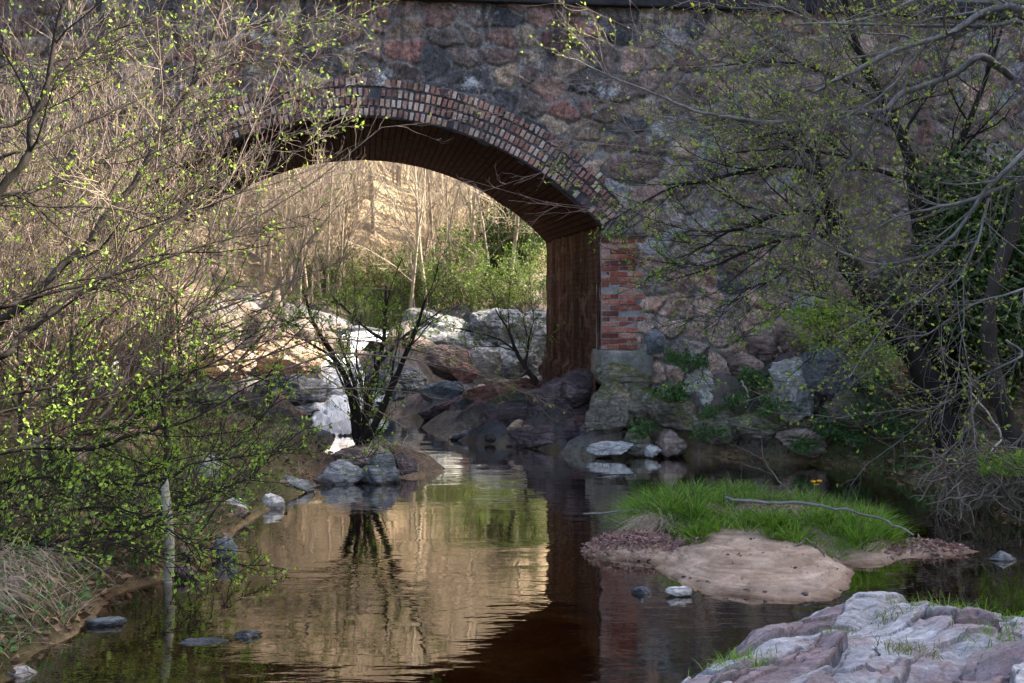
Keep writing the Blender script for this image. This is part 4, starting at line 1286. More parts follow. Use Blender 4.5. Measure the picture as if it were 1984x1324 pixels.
def tree(name, label, limbs, mats, seed, leaf=.6, lsize=.04, dens=14, length=.6, trunk=None, group=None, cat="tree", up=.25, lmat='leaf_spring', tr=.0045, flat=.5, bough=None):
    rng = np.random.RandomState(seed)
    tb, tw, lf = Tubes(), Tubes(), Leaves()
    tk = Tubes() if bough else tb
    base = None
    if trunk is not None:
        tp, r0, r1 = trunk
        q = catmull(tp, 5)
        rad = np.linspace(r0, r1, len(q)) * (1 + .1 * rng.normal(size=len(q)))
        rad[0] *= 1.35
        tk.add(q, rad, 9)
        base = q[0]
    for L in limbs:
        spec, Y0, Y1, r0, r1 = L[:5]
        off = L[5] if len(L) > 5 else None
        q = traced(spec, Y0, Y1, rng, off)
        tb.add(q, np.linspace(r0 * 1.3, r1, len(q)), 6)
        k0 = 0 if off is None else len(off) / (len(off) + len(spec))
        twiggy(tw, lf, rng, q, dens, length, leaf, lsize, up, tr=tr, start=max(.05, k0 * .8), flat=flat)
        # a few secondary boughs
        seg = np.linspace(.2, .95, 8 if 350 < seed < 354 else 5)
        for s in seg:
            i = int(s * (len(q) - 2)); t = unit(q[i + 1] - q[i])
            d = unit(t + rng.normal(size=3) * [.55, .35, .55])
            Ls = length * rng.uniform(1., 2.)
            pts = [q[i]]
            for k in range(5):
                d = unit(d + rng.normal(size=3) * .14 + np.array([0, 0, up * .15])); pts.append(pts[-1] + d * Ls / 5)
            pts = np.array(pts)
            rb = np.interp(s, [0, 1], [r0, r1]) * .55
            tb.add(pts, np.linspace(rb, .003, 6), 5)
            twiggy(tw, lf, rng, pts, dens * 1.1, length * .65, leaf, lsize, up, tr=tr * .9, flat=flat)
    if base is None: base = q[0]
    root = empty(name, base)
    a = tb.build("boughs" if bough else "trunk", M[bough or mats[0]]); b = tw.build("twigs", M[mats[1]])
    parts = [a, b] + ([tk.build("trunk", M[mats[0]])] if bough else [])
    if lf.c: parts.append(lf.build("leaves", M[lmat], rng=rng))
    for o in parts: under(o, root)
    tag(root, label, cat, group)
    return root


# --- left bank: foreground trees whose trunks stand just outside the frame
LT = np.array([-4.35, 8.2, .8])
left_trunk = [LT, LT + [.05, 0, 1.0], LT + [-.1, .1, 2.2], LT + [-.2, .2, 4.0], LT + [-.1, .3, 6.0]]
tree("leafy_tree", "left tree whose dark bough slants up across the twigs from the left edge", [
    ([(0, 690), (30, 660), (65, 632), (100, 605), (140, 570), (185, 542), (225, 522), (270, 482), (310, 445), (350, 410), (385, 375), (402, 345), (412, 300)], 8.2, 9.6, .024, .006, [LT + [.02, 0, .6]]),
    ([(0, 597), (50, 580), (150, 555), (225, 530), (280, 515), (350, 490), (415, 470), (470, 457), (540, 445)], 8.0, 9.2, .014, .004, [LT + [0, 0, .9]]),
    ([(0, 377), (75, 400), (165, 400), (250, 410), (330, 427)], 8.6, 9.4, .010, .003, [LT + [-.1, 0, 1.6]]),
    ([(0, 380), (65, 372), (135, 345), (175, 325), (225, 295), (265, 275), (320, 245), (390, 195)], 8.6, 10., .011, .004, [LT + [-.1, 0, 1.55]]),
    ([(-60, 420), (20, 345), (55, 300), (60, 245), (92, 160), (107, 65), (125, 0), (140, -80)], 8.4, 9., .03, .012, [LT + [-.1, 0, 1.5]]),
    ([(0, 245), (45, 232), (70, 205), (100, 150), (150, 115), (210, 65), (280, 35), (320, 0)], 9., 9.8, .013, .004, [LT + [-.15, .1, 2.3]]),
], ('bark_black', 'bark_dark'), 301, .45, .03, 11, .62, trunk=(left_trunk, .12, .05), lmat='leaf_spring')

LT2 = np.array([-5.0, 9.8, 1.2])
tree("leafy_tree", "left tree with the long grey bough reaching over to the top of the wall", [
    ([(60, 580), (120, 515), (170, 475), (200, 425), (250, 370), (280, 320), (320, 245), (350, 200), (380, 150), (405, 95), (425, 30), (437, -20)], 9.8, 10.8, .032, .013, [LT2 + [.3, 0, .3]]),
    ([(0, 305), (75, 285), (150, 245), (220, 215), (280, 185), (350, 140), (425, 110), (480, 85), (550, 55), (620, 32)], 9.6, 11., .013, .004, [LT2 + [-.1, 0, 1.5]]),
    ([(385, 152), (450, 125), (525, 110), (600, 90), (655, 65)], 10.5, 11.2, .009, .003),
    ([(440, 385), (500, 340), (560, 300), (590, 280), (612, 240)], 10., 10.2, .006, .002, [P(250, 450, 9.9)]),
    ([(0, 130), (75, 125), (150, 112), (240, 90), (330, 40)], 9.9, 10.6, .011, .004, [LT2 + [-.1, .1, 2.2]]),
], ('bark_dark', 'bark_mid'), 302, .4, .032, 12, .65, trunk=([LT2, LT2 + [0, 0, 1.2], LT2 + [-.1, .1, 2.6], LT2 + [0, .2, 4.6]], .1, .04), lmat='leaf_spring')

LT3 = np.array([-4.15, 7.6, .5])
tree("leafy_tree", "left tree with low green sprays hanging over the pool's edge", [
    ([(0, 878), (78, 867), (150, 872), (207, 862), (243, 847), (310, 831), (362, 816), (413, 790), (465, 759), (543, 717)], 7.8, 9., .016, .004, [LT3 + [0, 0, .15]]),
    ([(0, 852), (52, 839), (129, 847), (207, 831), (253, 821), (310, 774), (362, 733), (400, 690)], 8.0, 8.9, .011, .003, [LT3 + [0, 0, .3]]),
    ([(0, 935), (103, 924), (170, 932), (258, 940), (331, 924), (372, 898), (455, 888), (517, 878), (594, 867)], 7.5, 8.6, .011, .003, [LT3 + [0, 0, .1]]),
    ([(0, 1064), (78, 1053), (155, 1040), (217, 1022), (258, 1010), (320, 994), (393, 971), (439, 945), (486, 929)], 7.2, 8.1, .010, .003, [LT3 + [0, -.2, 0]]),
    ([(60, 1000), (150, 985), (230, 985), (300, 1010), (350, 1045), (390, 1090)], 7.4, 7.5, .007, .003, [LT3 + [0, -.1, .05]]),
    ([(120, 1060), (200, 1050), (270, 1060), (330, 1075), (370, 1070)], 7.2, 7.5, .006, .003, [LT3 + [0, -.2, 0]]),
    ([(0, 985), (60, 968), (130, 955), (200, 960), (280, 985)], 7.4, 7.8, .008, .003, [LT3 + [0, 0, .05]]),
    ([(0, 770), (80, 755), (160, 735), (260, 690), (330, 640), (400, 580), (470, 545)], 8.2, 9.2, .012, .004, [LT3 + [0, 0, .5]]),
    ([(0, 800), (90, 790), (200, 770), (300, 745), (420, 700), (500, 640)], 8.0, 9.3, .009, .003, [LT3 + [0, 0, .4]]),
], ('bark_black', 'bark_black'), 303, 1.0, .029, 14, .45, trunk=([LT3, LT3 + [-.1, 0, .8], LT3 + [-.3, 0, 2.2], LT3 + [-.3, .1, 3.6]], .1, .05), lmat='leaf_spring', up=.35)

# slender upright saplings on the left bank
SAP = [(98, 900, 640, 9.6, "slim dark sapling furthest left on the bank"), (142, 880, 560, 10.2, "slim dark sapling second from the left on the bank"), (318, 1000, 620, 9.2, "dark sapling rising behind the white birch stump"),
       (305, 780, 480, 12.2, "thin tan sapling before the left of the arch"), (345, 790, 500, 12.6, "thin brown sapling nearest the arch on the left"), (38, 860, 600, 10.0, "thin sapling by the left edge of the bank")]
for i, (px, pb, pt, Y, lab) in enumerate(SAP):
    tree("sapling", lab, [([(px, pb), (px + 4, (pb * 2 + pt) / 3), (px - 3, (pb + 2 * pt) / 3), (px + 5, pt)], Y, Y, .022 if i != 3 else .03, .006)], ('bark_dark' if i not in (3,) else 'bark_far', 'bark_mid'), 320 + i, .55, .034, 9, .5)

# pale stump standing in the water
b = Tubes()
pp = catmull([P(326, 1140, 7.75), P(329, 1060, 7.75), P(324, 990, 7.76), P(320, 945, 7.78)], 4)
b.add(np.vstack([pp, pp[-1:] + [.012, 0, .025], pp[-1:] + [.016, 0, .06]]), 0.82 * np.array([.047, .043, .039, .042, .038, .041, .037, .04, .036, .039, .036, .035, .03, .018, .002]), 12)
g = N("birch_bark"); v_ = g.pos(scale=(1, 1, 6)); a_ = g.noise(v_, 7, 5, .65, .5); b_ = g.noise(g.pos(), 5, 6, .7)
c_ = g.mix(g.ramp(b_, (.4, 0.), (.62, .8)), (.36, .34, .31), (.2, .17, .14))
c_ = g.mix(g.ramp(a_, (.58, 0.), (.64, .9)), c_, (.05, .042, .036))
M['birch'] = g.done(c_, .8, g.bump(a_, .6, .01), .2)
cap = b.build("birch_stump", M['birch'])
tag(cap, "whitish bare birch stump standing in the pool's left edge", "stump")

# --- many-stemmed shrub on the islet
sb = P(705, 868, 13.0)
stems = [[(690, 838), (684, 780), (668, 730), (640, 680), (610, 630), (590, 570)], [(697, 840), (690, 760), (672, 700), (655, 660)], [(706, 845), (715, 770), (735, 700), (745, 640), (748, 555)], [(712, 850), (742, 790), (775, 715), (805, 640), (825, 580)],
         [(735, 700), (770, 665), (800, 640), (860, 600)], [(700, 840), (708, 790), (700, 740), (690, 690), (700, 610)], [(668, 730), (640, 690), (590, 660), (545, 640)], [(745, 660), (715, 640), (670, 600), (640, 570)]]
limbs = []
for i, s in enumerate(stems):
    y0 = 13.0 + (.1, -.1, .15, -.2, .2, 0, .05, .1)[i]
    limbs.append((s, y0, y0 + (.2, -.2, .3, -.4, .5, .1, -.1, .2)[i], (.046, .036, .044, .042, .022, .028, .018, .018)[i], (.013, .006, .013, .013, .006, .006, .005, .005)[i], [sb + [0, 0, -.03]] if i in (0, 1, 2, 3, 5) else None))
tree("shrub", "many stemmed dark shrub fanning up from the islet in mid stream", limbs, ('bark_black', 'bark_dark'), 340, 1.3, .034, 9, .45, cat="shrub", lmat='leaf_spring', up=.45)
tg = Blades()
for k in range(420):
    a = rng.rand() * 6.283; r = abs(rng.normal()) * .38
    x, y = -1.45 + math.cos(a) * r * 1.2, 12.7 + math.sin(a) * r * .7
    tg.add(np.array([x, y, ground_at(x, y) - .01]), np.array([rng.normal() * .6 + .3, rng.normal() * .5 - .3, .7]), .2 + .22 * rng.rand(), .004)
tag(tg.build("grass_tuft", M['straw'], droop=1.2), "brown withered grass around the foot of the many stemmed shrub", "grass tuft")
tree("sapling", "small dark sapling leaning left on the reddish rocks beside the pier", [([(1040, 742), (1018, 712), (1000, 680), (985, 640), (960, 600)], 16.9, 16.6, .035, .008), ([(1018, 712), (1025, 660), (1035, 620)], 16.8, 16.9, .015, .005), ([(1000, 680), (960, 655), (900, 640), (850, 630)], 16.7, 16.3, .012, .004)], ('bark_dark', 'bark_mid'), 345, .6, .04, 12, .45)

# --- right bank trees
RB = P(1850, 880, 12.2)
rt = [RB, P(1806, 757, 12.3), P(1738, 640, 12.4), P(1660, 540, 12.5), P(1620, 440, 12.6), P(1600, 380, 12.6)]
tree("leaning_tree", "dark leaning tree on the right bank whose trunk bends up to the left", [
    ([(1640, 470), (1625, 415), (1550, 412), (1500, 417), (1450, 440), (1410, 450), (1370, 475), (1320, 500)], 12.5, 12.0, .03, .005),
    ([(1660, 520), (1620, 475), (1585, 455), (1500, 467), (1430, 495), (1360, 525), (1290, 545)], 12.5, 11.8, .028, .005),
    ([(1600, 380), (1575, 332), (1510, 322), (1450, 330), (1370, 350), (1300, 365), (1260, 385), (1170, 435)], 12.6, 12.4, .024, .005),
    ([(1600, 380), (1560, 480), (1500, 540), (1450, 560), (1400, 600)], 12.5, 11.9, .014, .004),
    ([(1620, 440), (1590, 330), (1560, 280), (1500, 250), (1400, 230)], 12.6, 12.6, .026, .006),
    ([(1738, 640), (1690, 610), (1640, 590), (1580, 575), (1520, 560)], 12.3, 11.6, .014, .004),
], ('bark_black', 'bark_dark'), 351, .8, .036, 11, .66, trunk=(rt, .17, .085), lmat='leaf_spring', up=.2)

RB2 = P(1965, 860, 11.2)
rt2 = [RB2, P(1935, 760, 11.2), P(1915, 660, 11.2), P(1925, 560, 11.2), P(1965, 430, 11.2), P(2010, 280, 11.2), P(2060, 100, 11.2), P(2120, -100, 11.2)]
tree("spreading_tree", "right tree with long pale grey boughs spreading left before the wall", [
    ([(1984, 20), (1915, 20), (1830, 70), (1740, 95), (1650, 140), (1610, 160), (1575, 180)], 10.2, 9.6, .03, .014, [P(2060, 60, 11.)]),
    ([(1980, 45), (1920, 50), (1780, 50), (1665, 47), (1550, 47), (1510, 65), (1440, 95)], 10.2, 9.8, .018, .005, [P(2060, 110, 11.)]),
    ([(1900, 110), (1850, 145), (1750, 180), (1710, 215), (1625, 220), (1550, 232), (1480, 237), (1410, 227), (1345, 215), (1270, 182), (1175, 145), (1115, 115)], 10.6, 9.6, .028, .005, [P(1960, 150, 11.1)]),
    ([(1980, 300), (1915, 365), (1860, 440), (1810, 485), (1750, 505), (1700, 512), (1620, 485), (1565, 455), (1500, 445)], 9.0, 9.4, .017, .005, [P(2080, 180, 10.)]),
    ([(1984, 345), (1890, 385), (1800, 405), (1740, 420), (1695, 445)], 9.2, 9.6, .018, .006, [P(2080, 320, 10.)]),
    ([(1915, 385), (1895, 465), (1865, 530), (1840, 560)], 9.1, 8.9, .009, .004),
    ([(1450, 7), (1525, 20), (1600, 45), (1700, 30), (1800, -10)][::-1], 10.4, 9.8, .016, .005, [P(1960, -60, 11.)]),
    ([(1984, 560), (1900, 585), (1850, 610), (1800, 645), (1740, 655), (1680, 680)], 9.8, 9.8, .010, .004, [P(2060, 520, 10.6)]),
    ([(1700, 220), (1660, 300), (1620, 340), (1590, 400)], 10.2, 10.2, .014, .004),
    ([(1810, 65), (1760, 130), (1700, 190), (1600, 240), (1540, 250)], 10.1, 9.8, .012, .004),
    ([(1980, 690), (1900, 730), (1840, 775), (1790, 795), (1740, 790)], 10.2, 10., .010, .004, [P(1950, 660, 11.1)]),
], ('bark_dark', 'bark_mid'), 352, .5, .032, 12, .7, trunk=(rt2, .085, .05), lmat='leaf_lime', up=.2, bough='bark_grey')
tree("dark_tree", "dark thick trunked tree at the right edge behind the spreading one", [
    ([(1770, 330), (1740, 250), (1690, 150), (1650, 60), (1630, -20)], 13.2, 13.2, .05, .02),
    ([(1790, 420), (1850, 300), (1900, 180), (1940, 60)], 13.2, 13., .04, .015),
    ([(1780, 350), (1700, 330), (1620, 300), (1500, 290), (1400, 300)], 13.2, 12.9, .025, .006),
    ([(1760, 300), (1700, 200), (1600, 140), (1500, 120), (1380, 130)], 13.2, 13., .025, .006),
], ('bark_black', 'bark_dark'), 353, .7, .036, 11, .75, trunk=([P(1845, 800, 13.2), P(1815, 640, 13.2), P(1790, 500, 13.2), P(1770, 330, 13.2)], .16, .09), lmat='leaf_lime', up=.3)

# roots washed out of the right bank
rng = np.random.RandomState(61)
tr_ = Tubes()
for k in range(340):
    p0 = P(rng.uniform(1820, 2080), rng.uniform(868, 965), rng.uniform(9.5, 10.9))
    pts = [p0]; d = np.array([-.5 + rng.normal() * .6, -.3 + rng.normal() * .4, -.35 + rng.normal() * .5])
    for j in range(5):
        d = unit(d + rng.normal(size=3) * .5 + [0, 0, -.08]); pts.append(pts[-1] + d * rng.uniform(.05, .13))
    r0 = rng.uniform(.004, .014)
    tr_.add(pts, np.linspace(r0, r0 * .4, 6), 4)
o = tr_.build("exposed_roots", M['bark_mid'])
tag(o, "tangle of washed out grey roots hanging from the right bank", "roots")


# --- prototype makers for masses of similar plants
def bush_parts(seed, height, width, stems, mats, leaf, lsize, lmat, dens=11, tr=.0026, lean=.0, length=.4, wander=.13):
    rng = np.random.RandomState(seed)
    tb, tw, lf = Tubes(), Tubes(), Leaves()
    for k in range(stems):
        a = rng.rand() * 6.283; r = width * .18 * math.sqrt(rng.rand())
        p = np.array([math.cos(a) * r, math.sin(a) * r, -.15])
        a2 = a + rng.normal() * .6
        d = unit(np.array([math.cos(a2) * .5 * width / height * rng.uniform(.2, 1.3) + lean, math.sin(a2) * .5 * width / height * rng.uniform(.2, 1.3), 1.]))
        L = height * rng.uniform(.55, 1.05); pts = [p]
        for j in range(6):
            d = unit(d + rng.normal(size=3) * wander); pts.append(pts[-1] + d * L / 6)
        pts = np.array(pts)
        r0 = rng.uniform(.005, .010)
        tb.add(pts, np.linspace(r0, .0022, 7), 4)
        twiggy(tw, lf if leaf else None, rng, pts, dens, length, leaf, lsize, .3, tr=tr, start=.15, flat=1.)
    return [("stems", tb, M[mats[0]]), ("twigs", tw, M[mats[1]])] + ([("leaves", lf, M[lmat])] if leaf else [])


def proto(name, parts):
    root = empty(name)
    for nm, t, m in parts: t.build(nm, m, root)
    return root


def place(root, loc, rz, scale, label, cat, group, first):
    """first use moves the prototype, later uses copy it and its parts"""
    if first: o = root
    else:
        o = root.copy(); C.objects.link(o)
        for ch in root.children:
            c = ch.copy(); C.objects.link(c); c.parent = o
    o.location = loc; o.rotation_euler = (0, 0, rz); o.scale = (scale,) * 3 if np.isscalar(scale) else scale
    tag(o, label, cat, group)
    return o


class Kit:
    def __init__(s, *roots): s.r = list(roots); s.used = set(); s.k = 0
    def put(s, loc, rz, scale, label, cat, group=None, which=None):
        i = s.k % len(s.r) if which is None else which
        s.k += 1
        o = place(s.r[i], loc, rz, scale, label, cat, group, i not in s.used)
        s.used.add(i)
        return o


rng = np.random.RandomState(404)
dry = Kit(proto("dry_bush", bush_parts(401, 3.2, 2.2, 26, ('twig', 'twig'), .1, .024, 'leaf_lime', tr=.0022, wander=.22, lean=.35)),
          proto("dry_bush", bush_parts(402, 3.4, 2.0, 26, ('twig_pink', 'twig'), .05, .024, 'leaf_lime', tr=.0022, wander=.2, lean=.2)),
          proto("dry_bush", bush_parts(403, 2.8, 2.4, 26, ('bark_mid', 'twig_pink'), .15, .026, 'leaf_lime', tr=.0022, wander=.24, lean=.5)))



# left thicket in front of the wall
for i in range(11):
    px = rng.uniform(-140, 230); Y = rng.uniform(10.8, 13.2)
    x = (px - CX) / F * Y
    top = rng.uniform(4.4, 6.2)
    z = ground_at(x, Y)
    dry.put((x - .3, Y, z), rng.normal() * .5, (top - z) / 3.1, "bare tan bush with fine twigs in the thicket on the left bank", "bush", "dry bushes in the left thicket")
# twigs that hang in front of the wall on the right
wk = Kit(proto("dry_bush", bush_parts(406, 6.2, 2.4, 13, ('twig_pink', 'twig_pink'), .08, .03, 'leaf_lime', lean=-1.0, length=.7, dens=3, tr=.0055, wander=.17)),
         proto("dry_bush", bush_parts(407, 6.4, 2.6, 13, ('twig_pink', 'twig_pink'), .06, .03, 'leaf_lime', lean=-1.5, length=.7, dens=3, tr=.0055, wander=.2)))
for i in range(4):
    x = 5.5 + .45 * i
    Y = 14.13 + (x + 1.823) * .126 - rng.uniform(.8, 1.4)
    wk.put((x, Y, ground_at(x, Y) - .05), 0, (rng.uniform(.9, 1.15), .3, rng.uniform(.75, 1.1)), "bare pinkish bush fanning up to the left before the rubble wall", "bush", "bare bushes against the right wall")

# --- beyond the bridge: green bushes and bare trees on the hillside
gk = Kit(proto("green_bush", bush_parts(411, 2.0, 2.2, 34, ('bark_mid', 'twig'), 1.0, .06, 'leaf_bush', 10, length=.5)),
         proto("green_bush", bush_parts(412, 1.8, 2.4, 34, ('bark_mid', 'twig'), 1.2, .06, 'leaf_bush', 10, length=.5)))
GB = [(700, 590, 25, 1.1, "light green bush left of centre behind the falls"), (760, 590, 25.5, 1.3, "green bush right behind the islet shrub"), (830, 590, 26, 1.4, "green bush in the middle beyond the boulder"), (650, 585, 26.5, .9, "low green bush above the waterfall"),
      (890, 595, 25, 1.5, "green bush behind the huge pale boulder"), (960, 600, 24.5, 1.5, "tall green bush behind the boulder near the pier"), (1030, 600, 24, 1.5, "green bush closest to the pier beyond the arch"), (580, 590, 28, .9, "small green bush left of the upper stream"),
      (620, 575, 27.5, 1.3, "light green bush at the foot of the sunlit slope"), (690, 570, 27.5, 1.4, "green bush behind the top of the waterfall"), (745, 560, 28, 1.5, "green bush just left of centre on the lower slope"),
      (800, 560, 28, 1.6, "green bush at the centre of the lower slope"), (1010, 560, 27, 1.9, "green bush high on the slope beside the pier"), (930, 560, 28, 1.7, "green bush high on the slope left of the dark one")]
for i, (px, py, Y, s, lab) in enumerate(GB):
    p = P(px, py, Y); z = ground_at(p[0], p[1])
    gk.put((p[0], p[1], z - .1), i * 1.7, s * .52, lab, "bush", "green bushes beyond the arch")
dk = proto("evergreen_bush", bush_parts(415, 2.6, 1.8, 40, ('bark_dark', 'bark_dark'), 2.2, .06, 'leaf_dark', 12, length=.5))
p = P(985, 500, 26.5)
place(dk, (p[0], p[1], ground_at(p[0], p[1]) - .1), 0, .95, "dark evergreen bush high beside the pier beyond the arch", "bush", None, True)


def bare_tree(seed, H, r0):
    rng = np.random.RandomState(seed)
    tb, tw = Tubes(), Tubes()
    pts = [np.array([0, 0, -.3])]; d = np.array([rng.normal() * .05, rng.normal() * .05, 1.])
    for j in range(9):
        d = unit(d + rng.normal(size=3) * [.05, .05, 0]); pts.append(pts[-1] + d * H / 9)
    pts = np.array(pts)
    tb.add(pts, np.linspace(r0, r0 * .2, 10), 7)
    for k in range(26):
        s = rng.uniform(.2, .98); i = int(s * 8); c = pts[i] + (pts[i + 1] - pts[i]) * (s * 8 - i)
        a = rng.rand() * 6.283
        dd = unit(np.array([math.cos(a), math.sin(a), rng.uniform(.6, 1.6)]))
        L = H * .28 * (1.15 - s) * rng.uniform(.6, 1.3) + .3
        q = [c]
        for j in range(5):
            dd = unit(dd + rng.normal(size=3) * .15 + [0, 0, .1]); q.append(q[-1] + dd * L / 5)
        q = np.array(q)
        tb.add(q, np.linspace(r0 * .35 * (1.1 - s), .006, 6), 4)
        twiggy(tw, None, rng, q, 5, .8, 0, 0, .4, tr=.007, start=.2, flat=1., sub=2)
    root = empty("bare_tree")
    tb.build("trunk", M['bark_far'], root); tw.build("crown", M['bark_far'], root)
    return root


bt = Kit(bare_tree(501, 9, .085), bare_tree(502, 10, .1), bare_tree(503, 8, .07), bare_tree(504, 11, .11))
NAMED = [(686, 31, 1.0, 1, "straight bare trunk beyond the arch, pale on its right side, nearest the crown"), (718, 34, .9, 1, "bare trunk just right of the straightest one beyond the arch"), (610, 33, 1., 0, "leaning slim bare tree left of the straight trunk"), (775, 36, 1., 2, "slim bare tree right of centre on the sunlit slope")]
for px, Y, s, wh, lab in NAMED:
    x = (px - CX) / F * Y
    bt.put((x, Y, ground_at(x, Y)), px, s, lab, "tree", "bare trees beyond the arch", wh)
for i in range(150):
    Y = rng.uniform(27.5, 50); px = rng.uniform(400, 1010) if i < 118 else rng.uniform(-100, 1120)
    x = (px - CX) / F * Y
    if Y < 30 and px > 640: Y += 5; x = (px - CX) / F * Y
    bt.put((x, Y, ground_at(x, Y)), rng.rand() * 6.28, rng.uniform(.38, .95), "slim bare tree among the crowd on the sunlit hillside beyond the arch", "tree", "bare trees beyond the arch")
hk = Kit(proto("dry_bush", bush_parts(431, 2.6, 2.2, 22, ('brush', 'brush'), 0, .03, 'leaf_lime', tr=.004, wander=.2, dens=9)), proto("dry_bush", bush_parts(432, 2.4, 2.4, 22, ('brush', 'brush'), 0, .03, 'leaf_lime', tr=.004, wander=.22, dens=9)))
for i in range(64):
    Y = rng.uniform(27, 46); px = rng.uniform(380, 1000) if i < 48 else rng.uniform(0, 1100)
    x = (px - CX) / F * Y
    hk.put((x, Y, ground_at(x, Y)), rng.rand() * 6.28, rng.uniform(.4, .9), "pale dry bush on the sunlit hillside beyond the arch", "bush", "dry bushes beyond the arch")
sp_ = Kit(bare_tree(511, 6.5, .04), bare_tree(512, 7.5, .05), bare_tree(513, 6., .035))
for i in range(66):
    Y = rng.uniform(24.5, 31); px = rng.uniform(430, 1000) if i < 56 else rng.uniform(150, 450)
    x = (px - CX) / F * Y
    if abs(x + 3.3) < .7: x -= 1.3
    sp_.put((x, Y, ground_at(x, Y)), rng.rand() * 6.28, rng.uniform(.7, 1.15), "thin pale sapling beyond the falls before the sunlit slope", "tree", "thin saplings beyond the falls")
hg = Blades()
for k in range(30000):
    Y = rng.uniform(25, 50); x = (rng.uniform(150, 1150) - CX) / F * Y
    hg.add(np.array([x, Y, ground_at(x, Y) - .02]), np.array([rng.normal() * .5, rng.normal() * .5, 1.]), .2 + .4 * rng.rand(), .009)
hg.build("dry_grass", M['straw'])["kind"] = "stuff"

# --- evergreen ivy mass and leafy plants on the right bank
def leaf_cloud(seed, n, rad, lsize, lmat, stem_mat='bark_dark'):
    rng = np.random.RandomState(seed)
    lf, tb = Leaves(), Tubes()
    for c in range(26):
        u = unit(rng.normal(size=3)); q = u * rng.rand() ** .4 * np.array(rad)
        tb.add([np.array([0, 0, -rad[2]]), q * .4 + [0, 0, -rad[2] * .4], q], [.012, .008, .003], 4)
        for k in range(n // 26):
            p = q + rng.normal(size=3) * np.array(rad) * .22
            lf.add(p, rng.normal(size=3) + [0, 0, -.4], lsize * rng.uniform(.6, 1.3))
    return [("stems", tb, M[stem_mat]), ("leaves", lf, M[lmat])]


iv = Kit(proto("ivy_bush", leaf_cloud(601, 5200, (.55, .4, .6), .055, 'leaf_dark')), proto("ivy_bush", leaf_cloud(602, 5200, (.6, .4, .5), .055, 'leaf_dark')))
IV = [(1900, 400, 12.2, 1.3), (1960, 500, 11.6, 1.3), (1860, 520, 12.4, 1.2), (1800, 600, 12.6, 1.1), (1900, 640, 12.2, 1.1), (1975, 620, 11.4, 1.2), (1720, 640, 13.2, .9), (1840, 700, 12.7, .9)]
for i, (px, py, Y, s) in enumerate(IV):
    iv.put(P(px, py, Y + .9), i * 2.1, s, "dark evergreen ivy mass between the trunks at the right edge", "ivy", "dark ivy at the right edge")
br = Kit(proto("green_bush", leaf_cloud(605, 1500, (.5, .3, .3), .042, 'leaf_spring', 'bark_mid')))
br.put(P(1600, 620, 12.0), .3, (1.2, 1., .9), "bright green leafy spray in front of the leaning trunk", "bush")
br.put(P(1690, 690, 12.0), 1.9, .7, "small bright green spray below the leaning trunk", "bush")

pk = Kit(proto("leafy_plant", leaf_cloud(611, 260, (.2, .15, .1), .05, 'leaf_plant', 'bark_mid')), proto("leafy_plant", leaf_cloud(612, 260, (.24, .15, .12), .045, 'leaf_plant', 'bark_mid')))
PLN = [(1310, 690, 14.2), (1335, 705, 14.1), (1300, 760, 13.9), (1380, 800, 13.8), (1460, 730, 14.0), (1480, 750, 13.9), (1425, 775, 13.8), (1380, 840, 13.6), (1600, 830, 13.3), (1650, 850, 13.1), (1560, 860, 13.2), (1700, 740, 12.8), (1350, 700, 14.2), (1245, 830, 13.8), (1505, 790, 13.5), (1620, 800, 13.3), (1730, 830, 12.8), (1690, 800, 12.9)]
for i, (px, py, Y) in enumerate(PLN):
    pk.put(P(px, py, Y), i * 1.3, .8 + .3 * (i % 3) / 2, "low green leafy plant among the mossy rocks below the wall", "plant", "leafy plants on the right bank")

bk = Kit(proto("bramble", bush_parts(421, 1.1, 1.8, 26, ('bark_dark', 'bark_mid'), .35, .034, 'leaf_spring', 9, length=.3)), proto("bramble", bush_parts(422, .9, 1.9, 26, ('bark_dark', 'bark_dark'), .5, .034, 'leaf_spring', 9, length=.3)))
BRM = [(-2.9, 7.6), (-3.3, 8.3), (-2.7, 8.9), (-3.2, 9.6), (-2.75, 10.4), (-3.5, 10.6), (-2.7, 11.6), (-3.6, 7.2), (-3.9, 9.2), (-3.3, 12.4)]
for i, (x, y) in enumerate(BRM):
    bk.put((x, y, ground_at(x, y) - .03), i * 1.9, .6 + .35 * ((i * 7) % 5) / 5, "low dark stemmed bramble with green shoots on the left bank", "bush", "brambles on the left bank")

# ------------------------------------------------------------------ bank vegetation (uncountable)
rng = np.random.RandomState(71)
ug = Blades(); us = Blades(); ll = Leaves(); gl = Leaves()
for k in range(15000):
    y = rng.uniform(4.8, 19) if k % 3 else rng.uniform(4.8, 9); xl = float(np.interp(y, YL, XL))
    x = xl - abs(rng.normal()) * (1.4 if k % 3 else .7) + .03
    z = ground_at(x, y)
    if z < .02: continue
    u_ = rng.rand()
    if u_ < .3: ug.add(np.array([x, y, z - .01]), np.array([rng.normal() * .5 + .2, rng.normal() * .5, 1.]), .08 + .14 * rng.rand(), .003)
    elif u_ < .5: us.add(np.array([x, y, z - .01]), np.array([rng.normal() * .7 + .3, rng.normal() * .6, .7]), .12 + .2 * rng.rand(), .0028)
    elif u_ < .8: ll.add(np.array([x, y, z + .01]), rng.normal(size=3) * [1, 1, .3], .04 + .04 * rng.rand())
    else: gl.add(np.array([x, y, z + .02 + .1 * rng.rand()]), rng.normal(size=3) * [1, 1, .5], .03 + .03 * rng.rand())
